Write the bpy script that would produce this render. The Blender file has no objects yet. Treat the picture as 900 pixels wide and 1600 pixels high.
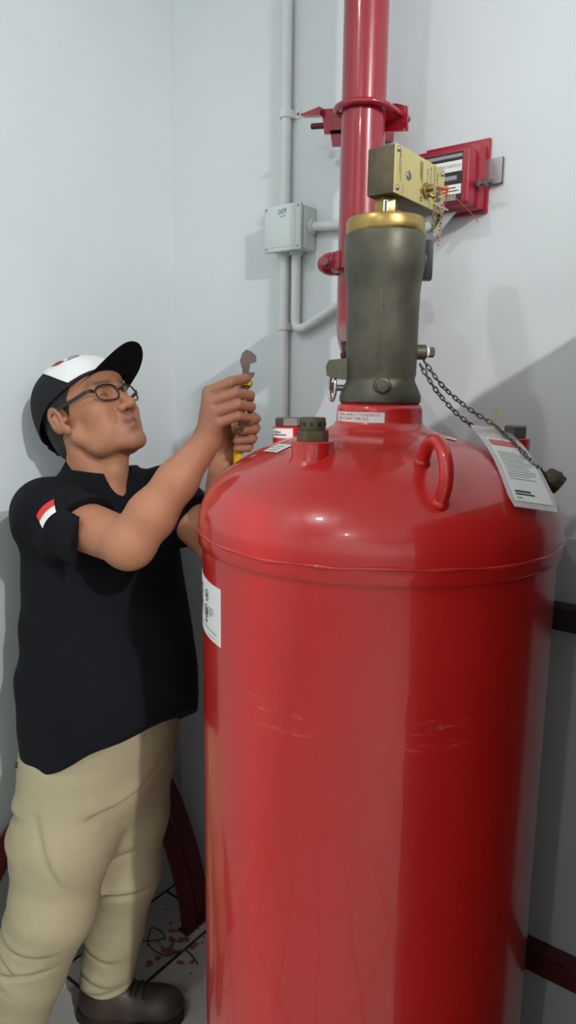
import bpy, bmesh, math, random
import numpy as np
from math import sin, cos, pi, radians, sqrt
from mathutils import Vector, Matrix
from mathutils.bvhtree import BVHTree

scene = bpy.context.scene
COL = scene.collection
random.seed(4)

# ---------------------------------------------------------------- camera, world, lights, exposure
CAM_YAW, CAM_PITCH, CAM_ROLL, CAM_H = radians(37.0), radians(10.0), radians(0.7), 1.60
def make_camera():
    f = Vector((-sin(CAM_YAW) * cos(CAM_PITCH), cos(CAM_YAW) * cos(CAM_PITCH), -sin(CAM_PITCH)))
    r = Vector((cos(CAM_YAW), sin(CAM_YAW), 0))
    u = r.cross(f)
    c, s = cos(CAM_ROLL), sin(CAM_ROLL)
    r2 = r * c + u * s
    u2 = u * c - r * s
    cam = bpy.data.cameras.new('camera')
    cam.sensor_fit = 'AUTO'; cam.sensor_width = 36.0
    cam.lens = 1100.0 / 1600.0 * 36.0
    cam.clip_start = 0.02
    ob = bpy.data.objects.new('camera', cam)
    m = Matrix((( r2.x, u2.x, -f.x, 0), (r2.y, u2.y, -f.y, 0), (r2.z, u2.z, -f.z, CAM_H), (0, 0, 0, 1)))
    ob.matrix_world = m
    COL.objects.link(ob)
    scene.camera = ob
make_camera()

world = bpy.data.worlds.new('world'); scene.world = world
world.use_nodes = True
world.node_tree.nodes['Background'].inputs[0].default_value = (0.55, 0.6, 0.62, 1)
world.node_tree.nodes['Background'].inputs[1].default_value = 0.05
vs = scene.view_settings
vs.view_transform = 'Standard'; vs.look = 'None'; vs.gamma = 1.0; vs.use_curve_mapping = False
vs.exposure = 0.16

CEIL_Z = 3.50
# (x, y, z of the lamp's glowing face), power in watts, radius
LAMPS = [((2.16, -0.40, 3.31), 142.0, 0.05),
         ((-0.98, -0.75, 3.31), 12.0, 0.05),
         ((0.10, -2.10, 3.31), 17.0, 0.05)]
LAMP_COLOUR = (1.0, 0.992, 0.985)

# ---------------------------------------------------------------- room dimensions
XL, YB, XR, YF = -1.52, 1.463, 2.90, -2.90
PAINT_Z = 1.306

# ---------------------------------------------------------------- helpers: materials
def srgb(r, g, b):
    def c(v):
        v /= 255.0
        return v / 12.92 if v <= 0.04045 else ((v + 0.055) / 1.055) ** 2.4
    return (c(r), c(g), c(b), 1.0)

def mat(name, col, rough=0.5, metal=0.0, spec=0.5, var=0.0, var_scale=8.0, var_col=None, bump=0.0, bump_scale=60.0,
        coat=0.0, rough_var=0.0, trans=0.0, emit=None, emit_s=0.0, alpha=1.0, sub=0.0):
    m = bpy.data.materials.new(name); m.use_nodes = True
    nt = m.node_tree; N = nt.nodes; L = nt.links
    b = N['Principled BSDF']
    b.inputs['Base Color'].default_value = col
    b.inputs['Roughness'].default_value = rough
    b.inputs['Metallic'].default_value = metal
    b.inputs['Specular IOR Level'].default_value = spec
    b.inputs['Coat Weight'].default_value = coat
    b.inputs['Coat Roughness'].default_value = 0.08
    b.inputs['Transmission Weight'].default_value = trans
    b.inputs['Alpha'].default_value = alpha
    if sub:
        b.inputs['Subsurface Weight'].default_value = sub
        b.inputs['Subsurface Radius'].default_value = (0.012, 0.005, 0.003)
        b.inputs['Subsurface Scale'].default_value = 0.6
    if emit:
        b.inputs['Emission Color'].default_value = emit
        b.inputs['Emission Strength'].default_value = emit_s
    if var or bump or rough_var:
        geo = N.new('ShaderNodeNewGeometry')
    if var:
        nz = N.new('ShaderNodeTexNoise'); nz.inputs['Scale'].default_value = var_scale
        nz.inputs['Detail'].default_value = 6.0; nz.inputs['Roughness'].default_value = 0.62
        L.new(geo.outputs['Position'], nz.inputs['Vector'])
        rp = N.new('ShaderNodeValToRGB')
        rp.color_ramp.elements[0].position = 0.32; rp.color_ramp.elements[1].position = 0.72
        vc = var_col or tuple(c * (1 - var) for c in col[:3]) + (1,)
        rp.color_ramp.elements[0].color = vc
        rp.color_ramp.elements[1].color = col
        L.new(nz.outputs['Fac'], rp.inputs['Fac'])
        L.new(rp.outputs['Color'], b.inputs['Base Color'])
    if rough_var:
        n2 = N.new('ShaderNodeTexNoise'); n2.inputs['Scale'].default_value = var_scale * 2.3; n2.inputs['Detail'].default_value = 4
        L.new(geo.outputs['Position'], n2.inputs['Vector'])
        mr = N.new('ShaderNodeMapRange')
        mr.inputs['To Min'].default_value = max(0.02, rough - rough_var); mr.inputs['To Max'].default_value = rough + rough_var
        L.new(n2.outputs['Fac'], mr.inputs['Value']); L.new(mr.outputs['Result'], b.inputs['Roughness'])
    if bump:
        n3 = N.new('ShaderNodeTexNoise'); n3.inputs['Scale'].default_value = bump_scale; n3.inputs['Detail'].default_value = 5
        L.new(geo.outputs['Position'], n3.inputs['Vector'])
        bp = N.new('ShaderNodeBump'); bp.inputs['Strength'].default_value = bump; bp.inputs['Distance'].default_value = 0.004
        L.new(n3.outputs['Fac'], bp.inputs['Height']); L.new(bp.outputs['Normal'], b.inputs['Normal'])
    return m

def wall_material():
    """White emulsion above a grey painted dado, with light scuffs and trowel unevenness."""
    m = bpy.data.materials.new('painted_plaster'); m.use_nodes = True
    nt = m.node_tree; N = nt.nodes; L = nt.links; b = N['Principled BSDF']
    geo = N.new('ShaderNodeNewGeometry')
    sep = N.new('ShaderNodeSeparateXYZ'); L.new(geo.outputs['Position'], sep.inputs[0])
    wob = N.new('ShaderNodeTexNoise'); wob.inputs['Scale'].default_value = 14; L.new(geo.outputs['Position'], wob.inputs['Vector'])
    ad = N.new('ShaderNodeMath'); ad.operation = 'MULTIPLY_ADD'
    L.new(wob.outputs['Fac'], ad.inputs[0]); ad.inputs[1].default_value = 0.004; L.new(sep.outputs['Z'], ad.inputs[2])
    st = N.new('ShaderNodeMath'); st.operation = 'GREATER_THAN'; L.new(ad.outputs[0], st.inputs[0]); st.inputs[1].default_value = PAINT_Z
    nz = N.new('ShaderNodeTexNoise'); nz.inputs['Scale'].default_value = 2.2; nz.inputs['Detail'].default_value = 5
    L.new(geo.outputs['Position'], nz.inputs['Vector'])
    up = N.new('ShaderNodeValToRGB')
    up.color_ramp.elements[0].position = 0.3; up.color_ramp.elements[0].color = srgb(211, 219, 220)
    up.color_ramp.elements[1].position = 0.7; up.color_ramp.elements[1].color = srgb(220, 225, 228)
    lo = N.new('ShaderNodeValToRGB')
    lo.color_ramp.elements[0].position = 0.3; lo.color_ramp.elements[0].color = srgb(170, 178, 177)
    lo.color_ramp.elements[1].position = 0.7; lo.color_ramp.elements[1].color = srgb(180, 186, 185)
    L.new(nz.outputs['Fac'], up.inputs['Fac']); L.new(nz.outputs['Fac'], lo.inputs['Fac'])
    mx = N.new('ShaderNodeMix'); mx.data_type = 'RGBA'
    L.new(st.outputs[0], mx.inputs['Factor']); L.new(lo.outputs['Color'], mx.inputs['A']); L.new(up.outputs['Color'], mx.inputs['B'])
    # sparse small scuffs
    vo = N.new('ShaderNodeTexVoronoi'); vo.inputs['Scale'].default_value = 3.1; L.new(geo.outputs['Position'], vo.inputs['Vector'])
    lt = N.new('ShaderNodeMath'); lt.operation = 'LESS_THAN'; L.new(vo.outputs['Distance'], lt.inputs[0]); lt.inputs[1].default_value = 0.012
    mx2 = N.new('ShaderNodeMix'); mx2.data_type = 'RGBA'; mx2.inputs['B'].default_value = srgb(150, 148, 145)
    L.new(lt.outputs[0], mx2.inputs['Factor']); L.new(mx.outputs['Result'], mx2.inputs['A'])
    L.new(mx2.outputs['Result'], b.inputs['Base Color'])
    b.inputs['Roughness'].default_value = 0.62
    b.inputs['Specular IOR Level'].default_value = 0.3
    n3 = N.new('ShaderNodeTexNoise'); n3.inputs['Scale'].default_value = 9; n3.inputs['Detail'].default_value = 4; L.new(geo.outputs['Position'], n3.inputs['Vector'])
    bp = N.new('ShaderNodeBump'); bp.inputs['Strength'].default_value = 0.12; bp.inputs['Distance'].default_value = 0.01
    L.new(n3.outputs['Fac'], bp.inputs['Height']); L.new(bp.outputs['Normal'], b.inputs['Normal'])
    return m

def red_paint(name, col, dark, flecks=True, rough=0.30, coat=0.6):
    """Glossy sprayed enamel with white dust specks, faint runs and orange peel."""
    m = bpy.data.materials.new(name); m.use_nodes = True
    nt = m.node_tree; N = nt.nodes; L = nt.links; b = N['Principled BSDF']
    geo = N.new('ShaderNodeNewGeometry')
    nz = N.new('ShaderNodeTexNoise'); nz.inputs['Scale'].default_value = 5; nz.inputs['Detail'].default_value = 5
    mp = N.new('ShaderNodeMapping'); mp.inputs['Scale'].default_value = (1.6, 1.6, 0.35)
    L.new(geo.outputs['Position'], mp.inputs['Vector']); L.new(mp.outputs['Vector'], nz.inputs['Vector'])
    rp = N.new('ShaderNodeValToRGB'); rp.color_ramp.elements[0].position = 0.3; rp.color_ramp.elements[1].position = 0.7
    rp.color_ramp.elements[0].color = dark; rp.color_ramp.elements[1].color = col
    L.new(nz.outputs['Fac'], rp.inputs['Fac'])
    out = rp.outputs['Color']
    if flecks:
        vo = N.new('ShaderNodeTexVoronoi'); vo.inputs['Scale'].default_value = 26; L.new(geo.outputs['Position'], vo.inputs['Vector'])
        lt = N.new('ShaderNodeMath'); lt.operation = 'LESS_THAN'; L.new(vo.outputs['Distance'], lt.inputs[0]); lt.inputs[1].default_value = 0.075
        n4 = N.new('ShaderNodeTexNoise'); n4.inputs['Scale'].default_value = 6; L.new(geo.outputs['Position'], n4.inputs['Vector'])
        gt = N.new('ShaderNodeMath'); gt.operation = 'GREATER_THAN'; L.new(n4.outputs['Fac'], gt.inputs[0]); gt.inputs[1].default_value = 0.55
        sp = N.new('ShaderNodeSeparateXYZ'); L.new(geo.outputs['Position'], sp.inputs[0])
        hi = N.new('ShaderNodeMath'); hi.operation = 'GREATER_THAN'; L.new(sp.outputs['Z'], hi.inputs[0]); hi.inputs[1].default_value = 1.38
        mu = N.new('ShaderNodeMath'); mu.operation = 'MULTIPLY'; L.new(lt.outputs[0], mu.inputs[0]); L.new(gt.outputs[0], mu.inputs[1])
        mu2 = N.new('ShaderNodeMath'); mu2.operation = 'MULTIPLY'; L.new(mu.outputs[0], mu2.inputs[0]); L.new(hi.outputs[0], mu2.inputs[1])
        mx = N.new('ShaderNodeMix'); mx.data_type = 'RGBA'; mx.inputs['B'].default_value = srgb(225, 190, 180)
        L.new(mu2.outputs[0], mx.inputs['Factor']); L.new(out, mx.inputs['A']); out = mx.outputs['Result']
        # worn scratches round the barrel, at two heights
        for z0, w in ((1.135, 0.010), (1.105, 0.006)):
            n5 = N.new('ShaderNodeTexNoise'); n5.inputs['Scale'].default_value = 60; n5.inputs['Detail'].default_value = 6; n5.inputs['Roughness'].default_value = 0.8
            m5 = N.new('ShaderNodeMapping'); m5.inputs['Scale'].default_value = (0.6, 0.6, 3.0)
            L.new(geo.outputs['Position'], m5.inputs['Vector']); L.new(m5.outputs['Vector'], n5.inputs['Vector'])
            n6 = N.new('ShaderNodeTexNoise'); n6.inputs['Scale'].default_value = 5.5; L.new(geo.outputs['Position'], n6.inputs['Vector'])
            df = N.new('ShaderNodeMath'); df.operation = 'MULTIPLY_ADD'; L.new(n6.outputs['Fac'], df.inputs[0]); df.inputs[1].default_value = 0.03; df.inputs[2].default_value = -z0 - 0.015
            ad = N.new('ShaderNodeMath'); ad.operation = 'ADD'; L.new(df.outputs[0], ad.inputs[0]); L.new(sp.outputs['Z'], ad.inputs[1])
            ab = N.new('ShaderNodeMath'); ab.operation = 'ABSOLUTE'; L.new(ad.outputs[0], ab.inputs[0])
            l2 = N.new('ShaderNodeMath'); l2.operation = 'LESS_THAN'; L.new(ab.outputs[0], l2.inputs[0]); l2.inputs[1].default_value = w
            g2 = N.new('ShaderNodeMapRange'); L.new(n5.outputs['Fac'], g2.inputs['Value'])
            g2.inputs['From Min'].default_value = 0.54; g2.inputs['From Max'].default_value = 0.70; g2.inputs['To Max'].default_value = 0.6
            mk = N.new('ShaderNodeMapRange'); n7 = N.new('ShaderNodeTexNoise'); n7.inputs['Scale'].default_value = 7.0; n7.inputs['Detail'].default_value = 1; L.new(geo.outputs['Position'], n7.inputs['Vector'])
            L.new(n7.outputs['Fac'], mk.inputs['Value']); mk.inputs['From Min'].default_value = 0.50; mk.inputs['From Max'].default_value = 0.66
            m0 = N.new('ShaderNodeMath'); m0.operation = 'MULTIPLY'; L.new(l2.outputs[0], m0.inputs[0]); L.new(mk.outputs['Result'], m0.inputs[1])
            mm = N.new('ShaderNodeMath'); mm.operation = 'MULTIPLY'; L.new(m0.outputs[0], mm.inputs[0]); L.new(g2.outputs['Result'], mm.inputs[1])
            mx = N.new('ShaderNodeMix'); mx.data_type = 'RGBA'; mx.inputs['B'].default_value = srgb(215, 150, 130)
            L.new(mm.outputs[0], mx.inputs['Factor']); L.new(out, mx.inputs['A']); out = mx.outputs['Result']
    L.new(out, b.inputs['Base Color'])
    b.inputs['Roughness'].default_value = rough
    b.inputs['Coat Weight'].default_value = coat; b.inputs['Coat Roughness'].default_value = 0.06
    n3 = N.new('ShaderNodeTexNoise'); n3.inputs['Scale'].default_value = 22; n3.inputs['Detail'].default_value = 3
    L.new(mp.outputs['Vector'], n3.inputs['Vector'])
    bp = N.new('ShaderNodeBump'); bp.inputs['Strength'].default_value = 0.035; bp.inputs['Distance'].default_value = 0.01
    L.new(n3.outputs['Fac'], bp.inputs['Height']); L.new(bp.outputs['Normal'], b.inputs['Normal'])
    L.new(bp.outputs['Normal'], b.inputs['Coat Normal'])
    return m

def tile_material():
    """Off-white glazed tile with spatters of red paint where the pipework was sprayed."""
    m = bpy.data.materials.new('glazed_tile'); m.use_nodes = True
    nt = m.node_tree; N = nt.nodes; L = nt.links; b = N['Principled BSDF']
    geo = N.new('ShaderNodeNewGeometry')
    nz = N.new('ShaderNodeTexNoise'); nz.inputs['Scale'].default_value = 3.0; nz.inputs['Detail'].default_value = 6
    L.new(geo.outputs['Position'], nz.inputs['Vector'])
    rp = N.new('ShaderNodeValToRGB'); rp.color_ramp.elements[0].color = srgb(154, 151, 146); rp.color_ramp.elements[1].color = srgb(174, 171, 166)
    L.new(nz.outputs['Fac'], rp.inputs['Fac'])
    ds = N.new('ShaderNodeVectorMath'); ds.operation = 'DISTANCE'; L.new(geo.outputs['Position'], ds.inputs[0]); ds.inputs[1].default_value = (-1.33, 1.26, 0.0)
    n2 = N.new('ShaderNodeTexNoise'); n2.inputs['Scale'].default_value = 34; n2.inputs['Detail'].default_value = 5; L.new(geo.outputs['Position'], n2.inputs['Vector'])
    th = N.new('ShaderNodeMath'); th.operation = 'MULTIPLY_ADD'; L.new(ds.outputs['Value'], th.inputs[0]); th.inputs[1].default_value = 1.1; th.inputs[2].default_value = 0.50
    gt = N.new('ShaderNodeMath'); gt.operation = 'GREATER_THAN'; L.new(n2.outputs['Fac'], gt.inputs[0]); L.new(th.outputs[0], gt.inputs[1])
    mx = N.new('ShaderNodeMix'); mx.data_type = 'RGBA'; mx.inputs['B'].default_value = srgb(128, 78, 76)
    L.new(gt.outputs[0], mx.inputs['Factor']); L.new(rp.outputs['Color'], mx.inputs['A']); L.new(mx.outputs['Result'], b.inputs['Base Color'])
    b.inputs['Roughness'].default_value = 0.35
    return m

M = {}
M['wall'] = wall_material()
M['ceiling'] = mat('ceiling_paint', srgb(225, 226, 224), 0.8)
M['tile'] = tile_material()
M['grout'] = mat('dark_grout', srgb(38, 35, 33), 0.9)
M['red'] = red_paint('red_enamel', srgb(196, 28, 24), srgb(186, 23, 20))
M['pipe_red'] = red_paint('crimson_enamel', srgb(158, 22, 42), srgb(144, 17, 35), flecks=False, rough=0.28)
M['box_red'] = mat('crimson_box_paint', srgb(158, 18, 44), 0.38, var=0.12, var_scale=12)
M['dark_red'] = mat('dark_red_paint', srgb(84, 18, 20), 0.45, var=0.3, var_scale=14)
M['bronze'] = mat('weathered_bronze', srgb(102, 98, 83), 0.48, metal=0.5, var=0.35, var_scale=16, var_col=srgb(72, 70, 60), bump=0.08, bump_scale=260, rough_var=0.1)
M['bronze_dark'] = mat('dark_bronze', srgb(106, 95, 72), 0.5, metal=0.4, var=0.4, var_scale=16, var_col=srgb(72, 63, 48), bump=0.15, bump_scale=120)
M['brass'] = mat('brass', srgb(186, 160, 96), 0.34, metal=0.85, var=0.25, var_scale=22, var_col=srgb(150, 124, 70))
M['brass_plate'] = mat('gold_nameplate', srgb(208, 192, 128), 0.42, metal=0.35, var=0.1, var_scale=12)
M['steel'] = mat('zinc_steel', srgb(176, 176, 176), 0.32, metal=0.9, var=0.2, var_scale=30)
M['grey_steel'] = mat('grey_steel', srgb(122, 122, 118), 0.4, metal=0.7, var=0.2, var_scale=30)
M['chrome'] = mat('chrome', srgb(205, 205, 205), 0.15, metal=1.0)
M['black'] = mat('black_plastic', srgb(28, 28, 29), 0.45)
M['black_rail'] = mat('black_rail_paint', srgb(34, 20, 20), 0.5)
M['pvc'] = mat('white_conduit_pvc', srgb(222, 227, 225), 0.4, var=0.05, var_scale=10)
M['pvc_box'] = mat('pale_grey_box_plastic', srgb(203, 214, 210), 0.42, var=0.04, var_scale=10)
M['paper'] = mat('white_label_paper', srgb(232, 232, 228), 0.5)
M['ink'] = mat('black_ink', srgb(48, 48, 50), 0.6)
M['grey_ink'] = mat('grey_ink', srgb(150, 150, 152), 0.6)
M['red_ink'] = mat('red_ink', srgb(180, 100, 96), 0.6)
M['blue_ink'] = mat('blue_marker_ink', srgb(40, 66, 140), 0.6)
M['tag_red'] = mat('tag_red_band', srgb(214, 96, 92), 0.5)
M['tag_plastic'] = mat('clear_tag_plastic', srgb(226, 220, 222), 0.18, trans=0.35, alpha=0.62)
M['orange'] = mat('orange_plastic', srgb(205, 76, 44), 0.4)
M['yellow_wire'] = mat('yellow_wire', srgb(232, 196, 60), 0.4)
M['yellow'] = mat('yellow_grip', srgb(240, 205, 20), 0.4)
M['tool_steel'] = mat('tool_steel', srgb(128, 110, 104), 0.45, metal=0.5, var=0.25, var_scale=30)
M['lamp_white'] = mat('lamp_housing', srgb(235, 235, 235), 0.5)
M['lamp_glow'] = mat('lamp_diffuser', (1, 1, 1, 1), 0.5, emit=(1.0, 0.985, 0.96, 1), emit_s=8.0)
M['navy'] = mat('navy_pique', srgb(13, 15, 21), 0.85, spec=0.2, var=0.2, var_scale=40, bump=0.35, bump_scale=420)
M['khaki'] = mat('khaki_twill', srgb(166, 156, 126), 0.85, spec=0.25, var=0.10, var_scale=10, bump=0.3, bump_scale=60)
M['cap_black'] = mat('black_cap_cloth', srgb(26, 27, 31), 0.85, spec=0.3, bump=0.2, bump_scale=300)
M['cap_white'] = mat('white_cap_cloth', srgb(225, 226, 226), 0.8, spec=0.3, bump=0.15, bump_scale=300)
M['logo_red'] = mat('logo_red', srgb(150, 40, 44), 0.7)
M['logo_grey'] = mat('logo_grey', srgb(150, 150, 152), 0.7)
M['flag_red'] = mat('flag_red', srgb(214, 42, 40), 0.75)
M['flag_white'] = mat('flag_white', srgb(228, 226, 226), 0.75)
M['hair'] = mat('short_black_hair', srgb(30, 27, 25), 0.7, var=0.4, var_scale=220, var_col=srgb(44, 40, 38), bump=0.6, bump_scale=500)
M['shoe'] = mat('dark_brown_leather', srgb(62, 52, 44), 0.5, var=0.3, var_scale=18, bump=0.15, bump_scale=150)
M['sole'] = mat('black_rubber', srgb(26, 25, 24), 0.7)
M['frame_black'] = mat('black_spectacle_frame', srgb(24, 23, 24), 0.3)
M['lens'] = mat('spectacle_lens', (1, 1, 1, 1), 0.03, trans=1.0, alpha=0.22)
M['cabinet'] = mat('dark_cabinet_paint', srgb(52, 52, 54), 0.5)
M['wire'] = mat('dark_wire', srgb(74, 58, 58), 0.5)

# ---------------------------------------------------------------- helpers: objects
def link(name, mesh, parent=None, material=None, smooth=False):
    o = bpy.data.objects.new(name, mesh); COL.objects.link(o)
    if parent is not None: o.parent = parent
    if material is not None and not mesh.materials: mesh.materials.append(material)
    if smooth: mesh.polygons.foreach_set('use_smooth', [True] * len(mesh.polygons))
    return o

def tag(o, label, cat, group=None, kind=None):
    o['label'] = label; o['category'] = cat
    if group: o['group'] = group
    if kind: o['kind'] = kind
    return o

def thing(name, label, cat, loc=(0, 0, 0), group=None):
    o = bpy.data.objects.new(name, None); COL.objects.link(o)
    o.location = loc; o.empty_display_size = 0.05
    tag(o, label, cat, group)
    bpy_loc[o.name] = Vector(loc)
    return o
bpy_loc = {}

class MB:
    """Collects primitives into one bmesh, world coordinates."""
    def __init__(self): self.bm = bmesh.new()
    def poly(self, verts, faces):
        vv = [self.bm.verts.new(v) for v in verts]
        for f in faces:
            try: self.bm.faces.new([vv[i] for i in f])
            except ValueError: pass
        return self
    def box(self, c, s, ax=None, bevel=0.0, seg=2):
        ax = ax or (Vector((1, 0, 0)), Vector((0, 1, 0)), Vector((0, 0, 1)))
        t = bmesh.new()
        c = Vector(c)
        vv = []
        for i in (-1, 1):
            for j in (-1, 1):
                for k in (-1, 1):
                    vv.append(t.verts.new(c + ax[0] * (i * s[0] / 2) + ax[1] * (j * s[1] / 2) + ax[2] * (k * s[2] / 2)))
        for f in ((0, 1, 3, 2), (4, 6, 7, 5), (0, 4, 5, 1), (2, 3, 7, 6), (0, 2, 6, 4), (1, 5, 7, 3)):
            t.faces.new([vv[i] for i in f])
        if bevel: bmesh.ops.bevel(t, geom=list(t.edges) , offset=bevel, segments=seg, affect='EDGES', profile=0.6)
        self._merge(t); return self
    def _merge(self, t):
        bmesh.ops.recalc_face_normals(t, faces=list(t.faces))
        mp = {v: self.bm.verts.new(v.co) for v in t.verts}
        for f in t.faces:
            try: self.bm.faces.new([mp[v] for v in f.verts])
            except ValueError: pass
        t.free()
    def lathe(self, prof, o=(0, 0, 0), axis=(0, 0, 1), seg=48, cap=True):
        """prof: list of (radius, height along axis)."""
        o = Vector(o); a = Vector(axis).normalized()
        u = a.orthogonal().normalized(); w = a.cross(u)
        t = bmesh.new(); rings = []
        for r, h in prof:
            if r < 1e-6: rings.append([t.verts.new(o + a * h)])
            else: rings.append([t.verts.new(o + a * h + (u * cos(2 * pi * i / seg) + w * sin(2 * pi * i / seg)) * r) for i in range(seg)])
        for A, B in zip(rings[:-1], rings[1:]):
            for i in range(seg):
                j = (i + 1) % seg
                if len(A) == 1 and len(B) == 1: continue
                if len(A) == 1: t.faces.new((A[0], B[i], B[j]))
                elif len(B) == 1: t.faces.new((A[i], B[0], A[j]))
                else: t.faces.new((A[i], B[i], B[j], A[j]))
        if cap:
            for ring in (rings[0], rings[-1]):
                if len(ring) > 2: t.faces.new(ring)
        self._merge(t); return self
    def tube(self, pts, r, seg=10, closed=False, cap=True, flat=None, up=None):
        """Tube along points; r scalar or list; flat=(w,h) makes a rectangular section."""
        P = [Vector(p) for p in pts]; n = len(P)
        rr = r if isinstance(r, (list, tuple)) else [r] * n
        T = []
        for i in range(n):
            if closed: d = P[(i + 1) % n] - P[i - 1]
            else: d = P[min(i + 1, n - 1)] - P[max(i - 1, 0)]
            T.append(d.normalized())
        u = (Vector(up) if up else T[0].orthogonal()); u = (u - T[0] * u.dot(T[0])).normalized()
        t = bmesh.new(); rings = []
        for i in range(n):
            if up: u = Vector(up)
            u = (u - T[i] * u.dot(T[i])).normalized(); w = T[i].cross(u)
            if flat:
                a, b = flat[0] / 2, flat[1] / 2
                rings.append([t.verts.new(P[i] + u * x + w * y) for x, y in ((-a, -b), (a, -b), (a, b), (-a, b))])
            else:
                rings.append([t.verts.new(P[i] + (u * cos(2 * pi * k / seg) + w * sin(2 * pi * k / seg)) * rr[i]) for k in range(seg)])
        m = len(rings[0])
        for i in range(n if closed else n - 1):
            A, B = rings[i], rings[(i + 1) % n]
            for k in range(m):
                j = (k + 1) % m
                t.faces.new((A[k], A[j], B[j], B[k]))
        if cap and not closed:
            t.faces.new(rings[0]); t.faces.new(rings[-1])
        self._merge(t); return self
    def hexnut(self, c, axis, across, h):
        c = Vector(c); a = Vector(axis).normalized()
        R = across / sqrt(3)
        return self.lathe([(R * 0.9, -h / 2), (R, -h / 2 + h * 0.12), (R, h / 2 - h * 0.12), (R * 0.9, h / 2)], c, a, 6)
    def sphere(self, c, r, seg=16, rings=10, sc=(1, 1, 1)):
        c = Vector(c); t = bmesh.new()
        bmesh.ops.create_uvsphere(t, u_segments=seg, v_segments=rings, radius=r)
        for v in t.verts: v.co = Vector((v.co.x * sc[0], v.co.y * sc[1], v.co.z * sc[2])) + c
        self._merge(t); return self
    def prism(self, pts, d):
        """Flat polygon (world points) extruded by vector d."""
        d = Vector(d); n = len(pts); t = bmesh.new()
        A = [t.verts.new(Vector(p)) for p in pts]; B = [t.verts.new(Vector(p) + d) for p in pts]
        t.faces.new(A); t.faces.new(B)
        for i in range(n):
            j = (i + 1) % n; t.faces.new((A[i], A[j], B[j], B[i]))
        self._merge(t); return self
    def build(self, name, material, parent=None, smooth=None, org=None, label=None):
        """Vertices become relative to the parent chain's origin (or org)."""
        o = Vector((0, 0, 0))
        if org is not None: o = Vector(org)
        p = parent
        base = Vector((0, 0, 0))
        while p is not None:
            base += p.location; p = p.parent
        sh = base + o
        for v in self.bm.verts: v.co -= sh
        me = bpy.data.meshes.new(name); self.bm.to_mesh(me); self.bm.free()
        me.materials.append(material)
        ob = link(name, me, parent)
        ob.location = o
        if smooth is not None:
            me.polygons.foreach_set('use_smooth', [True] * len(me.polygons))
            if smooth < 180:
                me.set_sharp_from_angle(angle=radians(smooth))
        if label: ob['label'] = label
        return ob

def text_mesh(body, size, align='CENTER'):
    cu = bpy.data.curves.new('lettering', 'FONT'); cu.body = body; cu.size = size
    cu.align_x = align; cu.align_y = 'CENTER'; cu.resolution_u = 2; cu.space_line = 0.95
    ob = bpy.data.objects.new('lettering', cu); COL.objects.link(ob)
    dg = bpy.context.evaluated_depsgraph_get()
    me = bpy.data.meshes.new_from_object(ob.evaluated_get(dg))
    bpy.data.objects.remove(ob); bpy.data.curves.remove(cu)
    co = np.empty(len(me.vertices) * 3); me.vertices.foreach_get('co', co); co = co.reshape(-1, 3)
    fs = [tuple(p.vertices) for p in me.polygons]
    bpy.data.meshes.remove(me)
    return co, fs

def place_flat(co, fs, fn, name, material, parent):
    """fn maps flat (x, y) to a world point; flat print lying on a surface."""
    mb = MB(); mb.poly([fn(x, y) for x, y, _ in co], fs)
    return mb.build(name, material, parent)

def bars(rects):
    """Rectangles (x0,y0,x1,y1) -> verts, faces, subdivided along x so they can bend."""
    V, Fc = [], []
    for x0, y0, x1, y1 in rects:
        n = 6
        b = len(V)
        for i in range(n + 1):
            x = x0 + (x1 - x0) * i / n
            V.append((x, y0, 0)); V.append((x, y1, 0))
        for i in range(n): Fc.append((b + 2 * i, b + 2 * i + 2, b + 2 * i + 3, b + 2 * i + 1))
    return V, Fc

def ring2d(cx, cy, r, w, n=24, sx=1.0):
    V, Fc = [], []
    for i in range(n):
        a = 2 * pi * i / n
        V.append((cx + cos(a) * r * sx, cy + sin(a) * r, 0)); V.append((cx + cos(a) * (r - w) * sx, cy + sin(a) * (r - w), 0))
    for i in range(n):
        j = (i + 1) % n; Fc.append((2 * i, 2 * j, 2 * j + 1, 2 * i + 1))
    return V, Fc

def merge_flat(*vf):
    V, Fc = [], []
    for v, f in vf:
        b = len(V); V += [tuple(p) for p in v]; Fc += [tuple(i + b for i in q) for q in f]
    return V, Fc

def smooth_path(pts, n=8, closed=False):
    P = [Vector(p) for p in pts]; out = []
    N = len(P); rng = range(N if closed else N - 1)
    for i in rng:
        if closed: p0, p1, p2, p3 = P[i - 1], P[i], P[(i + 1) % N], P[(i + 2) % N]
        else: p0, p1, p2, p3 = P[max(i - 1, 0)], P[i], P[i + 1], P[min(i + 2, N - 1)]
        for k in range(n):
            t = k / n
            out.append(0.5 * ((2 * p1) + (p2 - p0) * t + (2 * p0 - 5 * p1 + 4 * p2 - p3) * t * t + (3 * p1 - p0 - 3 * p2 + p3) * t ** 3))
    if not closed: out.append(P[-1])
    return out

# ================================================================ THE ROOM
def struct(name, mb, m, smooth=None):
    o = mb.build(name, m, None, smooth); o['kind'] = 'structure'
    return o
T = 0.12
struct('wall_back', MB().box(((XL + XR) / 2, YB + T / 2, CEIL_Z / 2), (XR - XL + 2 * T, T, CEIL_Z)), M['wall'])
struct('wall_left', MB().box((XL - T / 2, (YB + YF) / 2, CEIL_Z / 2), (T, YB - YF, CEIL_Z)), M['wall'])
struct('wall_right', MB().box((XR + T / 2, (YB + YF) / 2, CEIL_Z / 2), (T, YB - YF, CEIL_Z)), M['wall'])
struct('wall_front', MB().box(((XL + XR) / 2, YF - T / 2, CEIL_Z / 2), (XR - XL + 2 * T, T, CEIL_Z)), M['wall'])
struct('ceiling', MB().box(((XL + XR) / 2, (YB + YF) / 2, CEIL_Z + T / 2), (XR - XL + 2 * T, YB - YF + 2 * T, T)), M['ceiling'])
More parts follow.
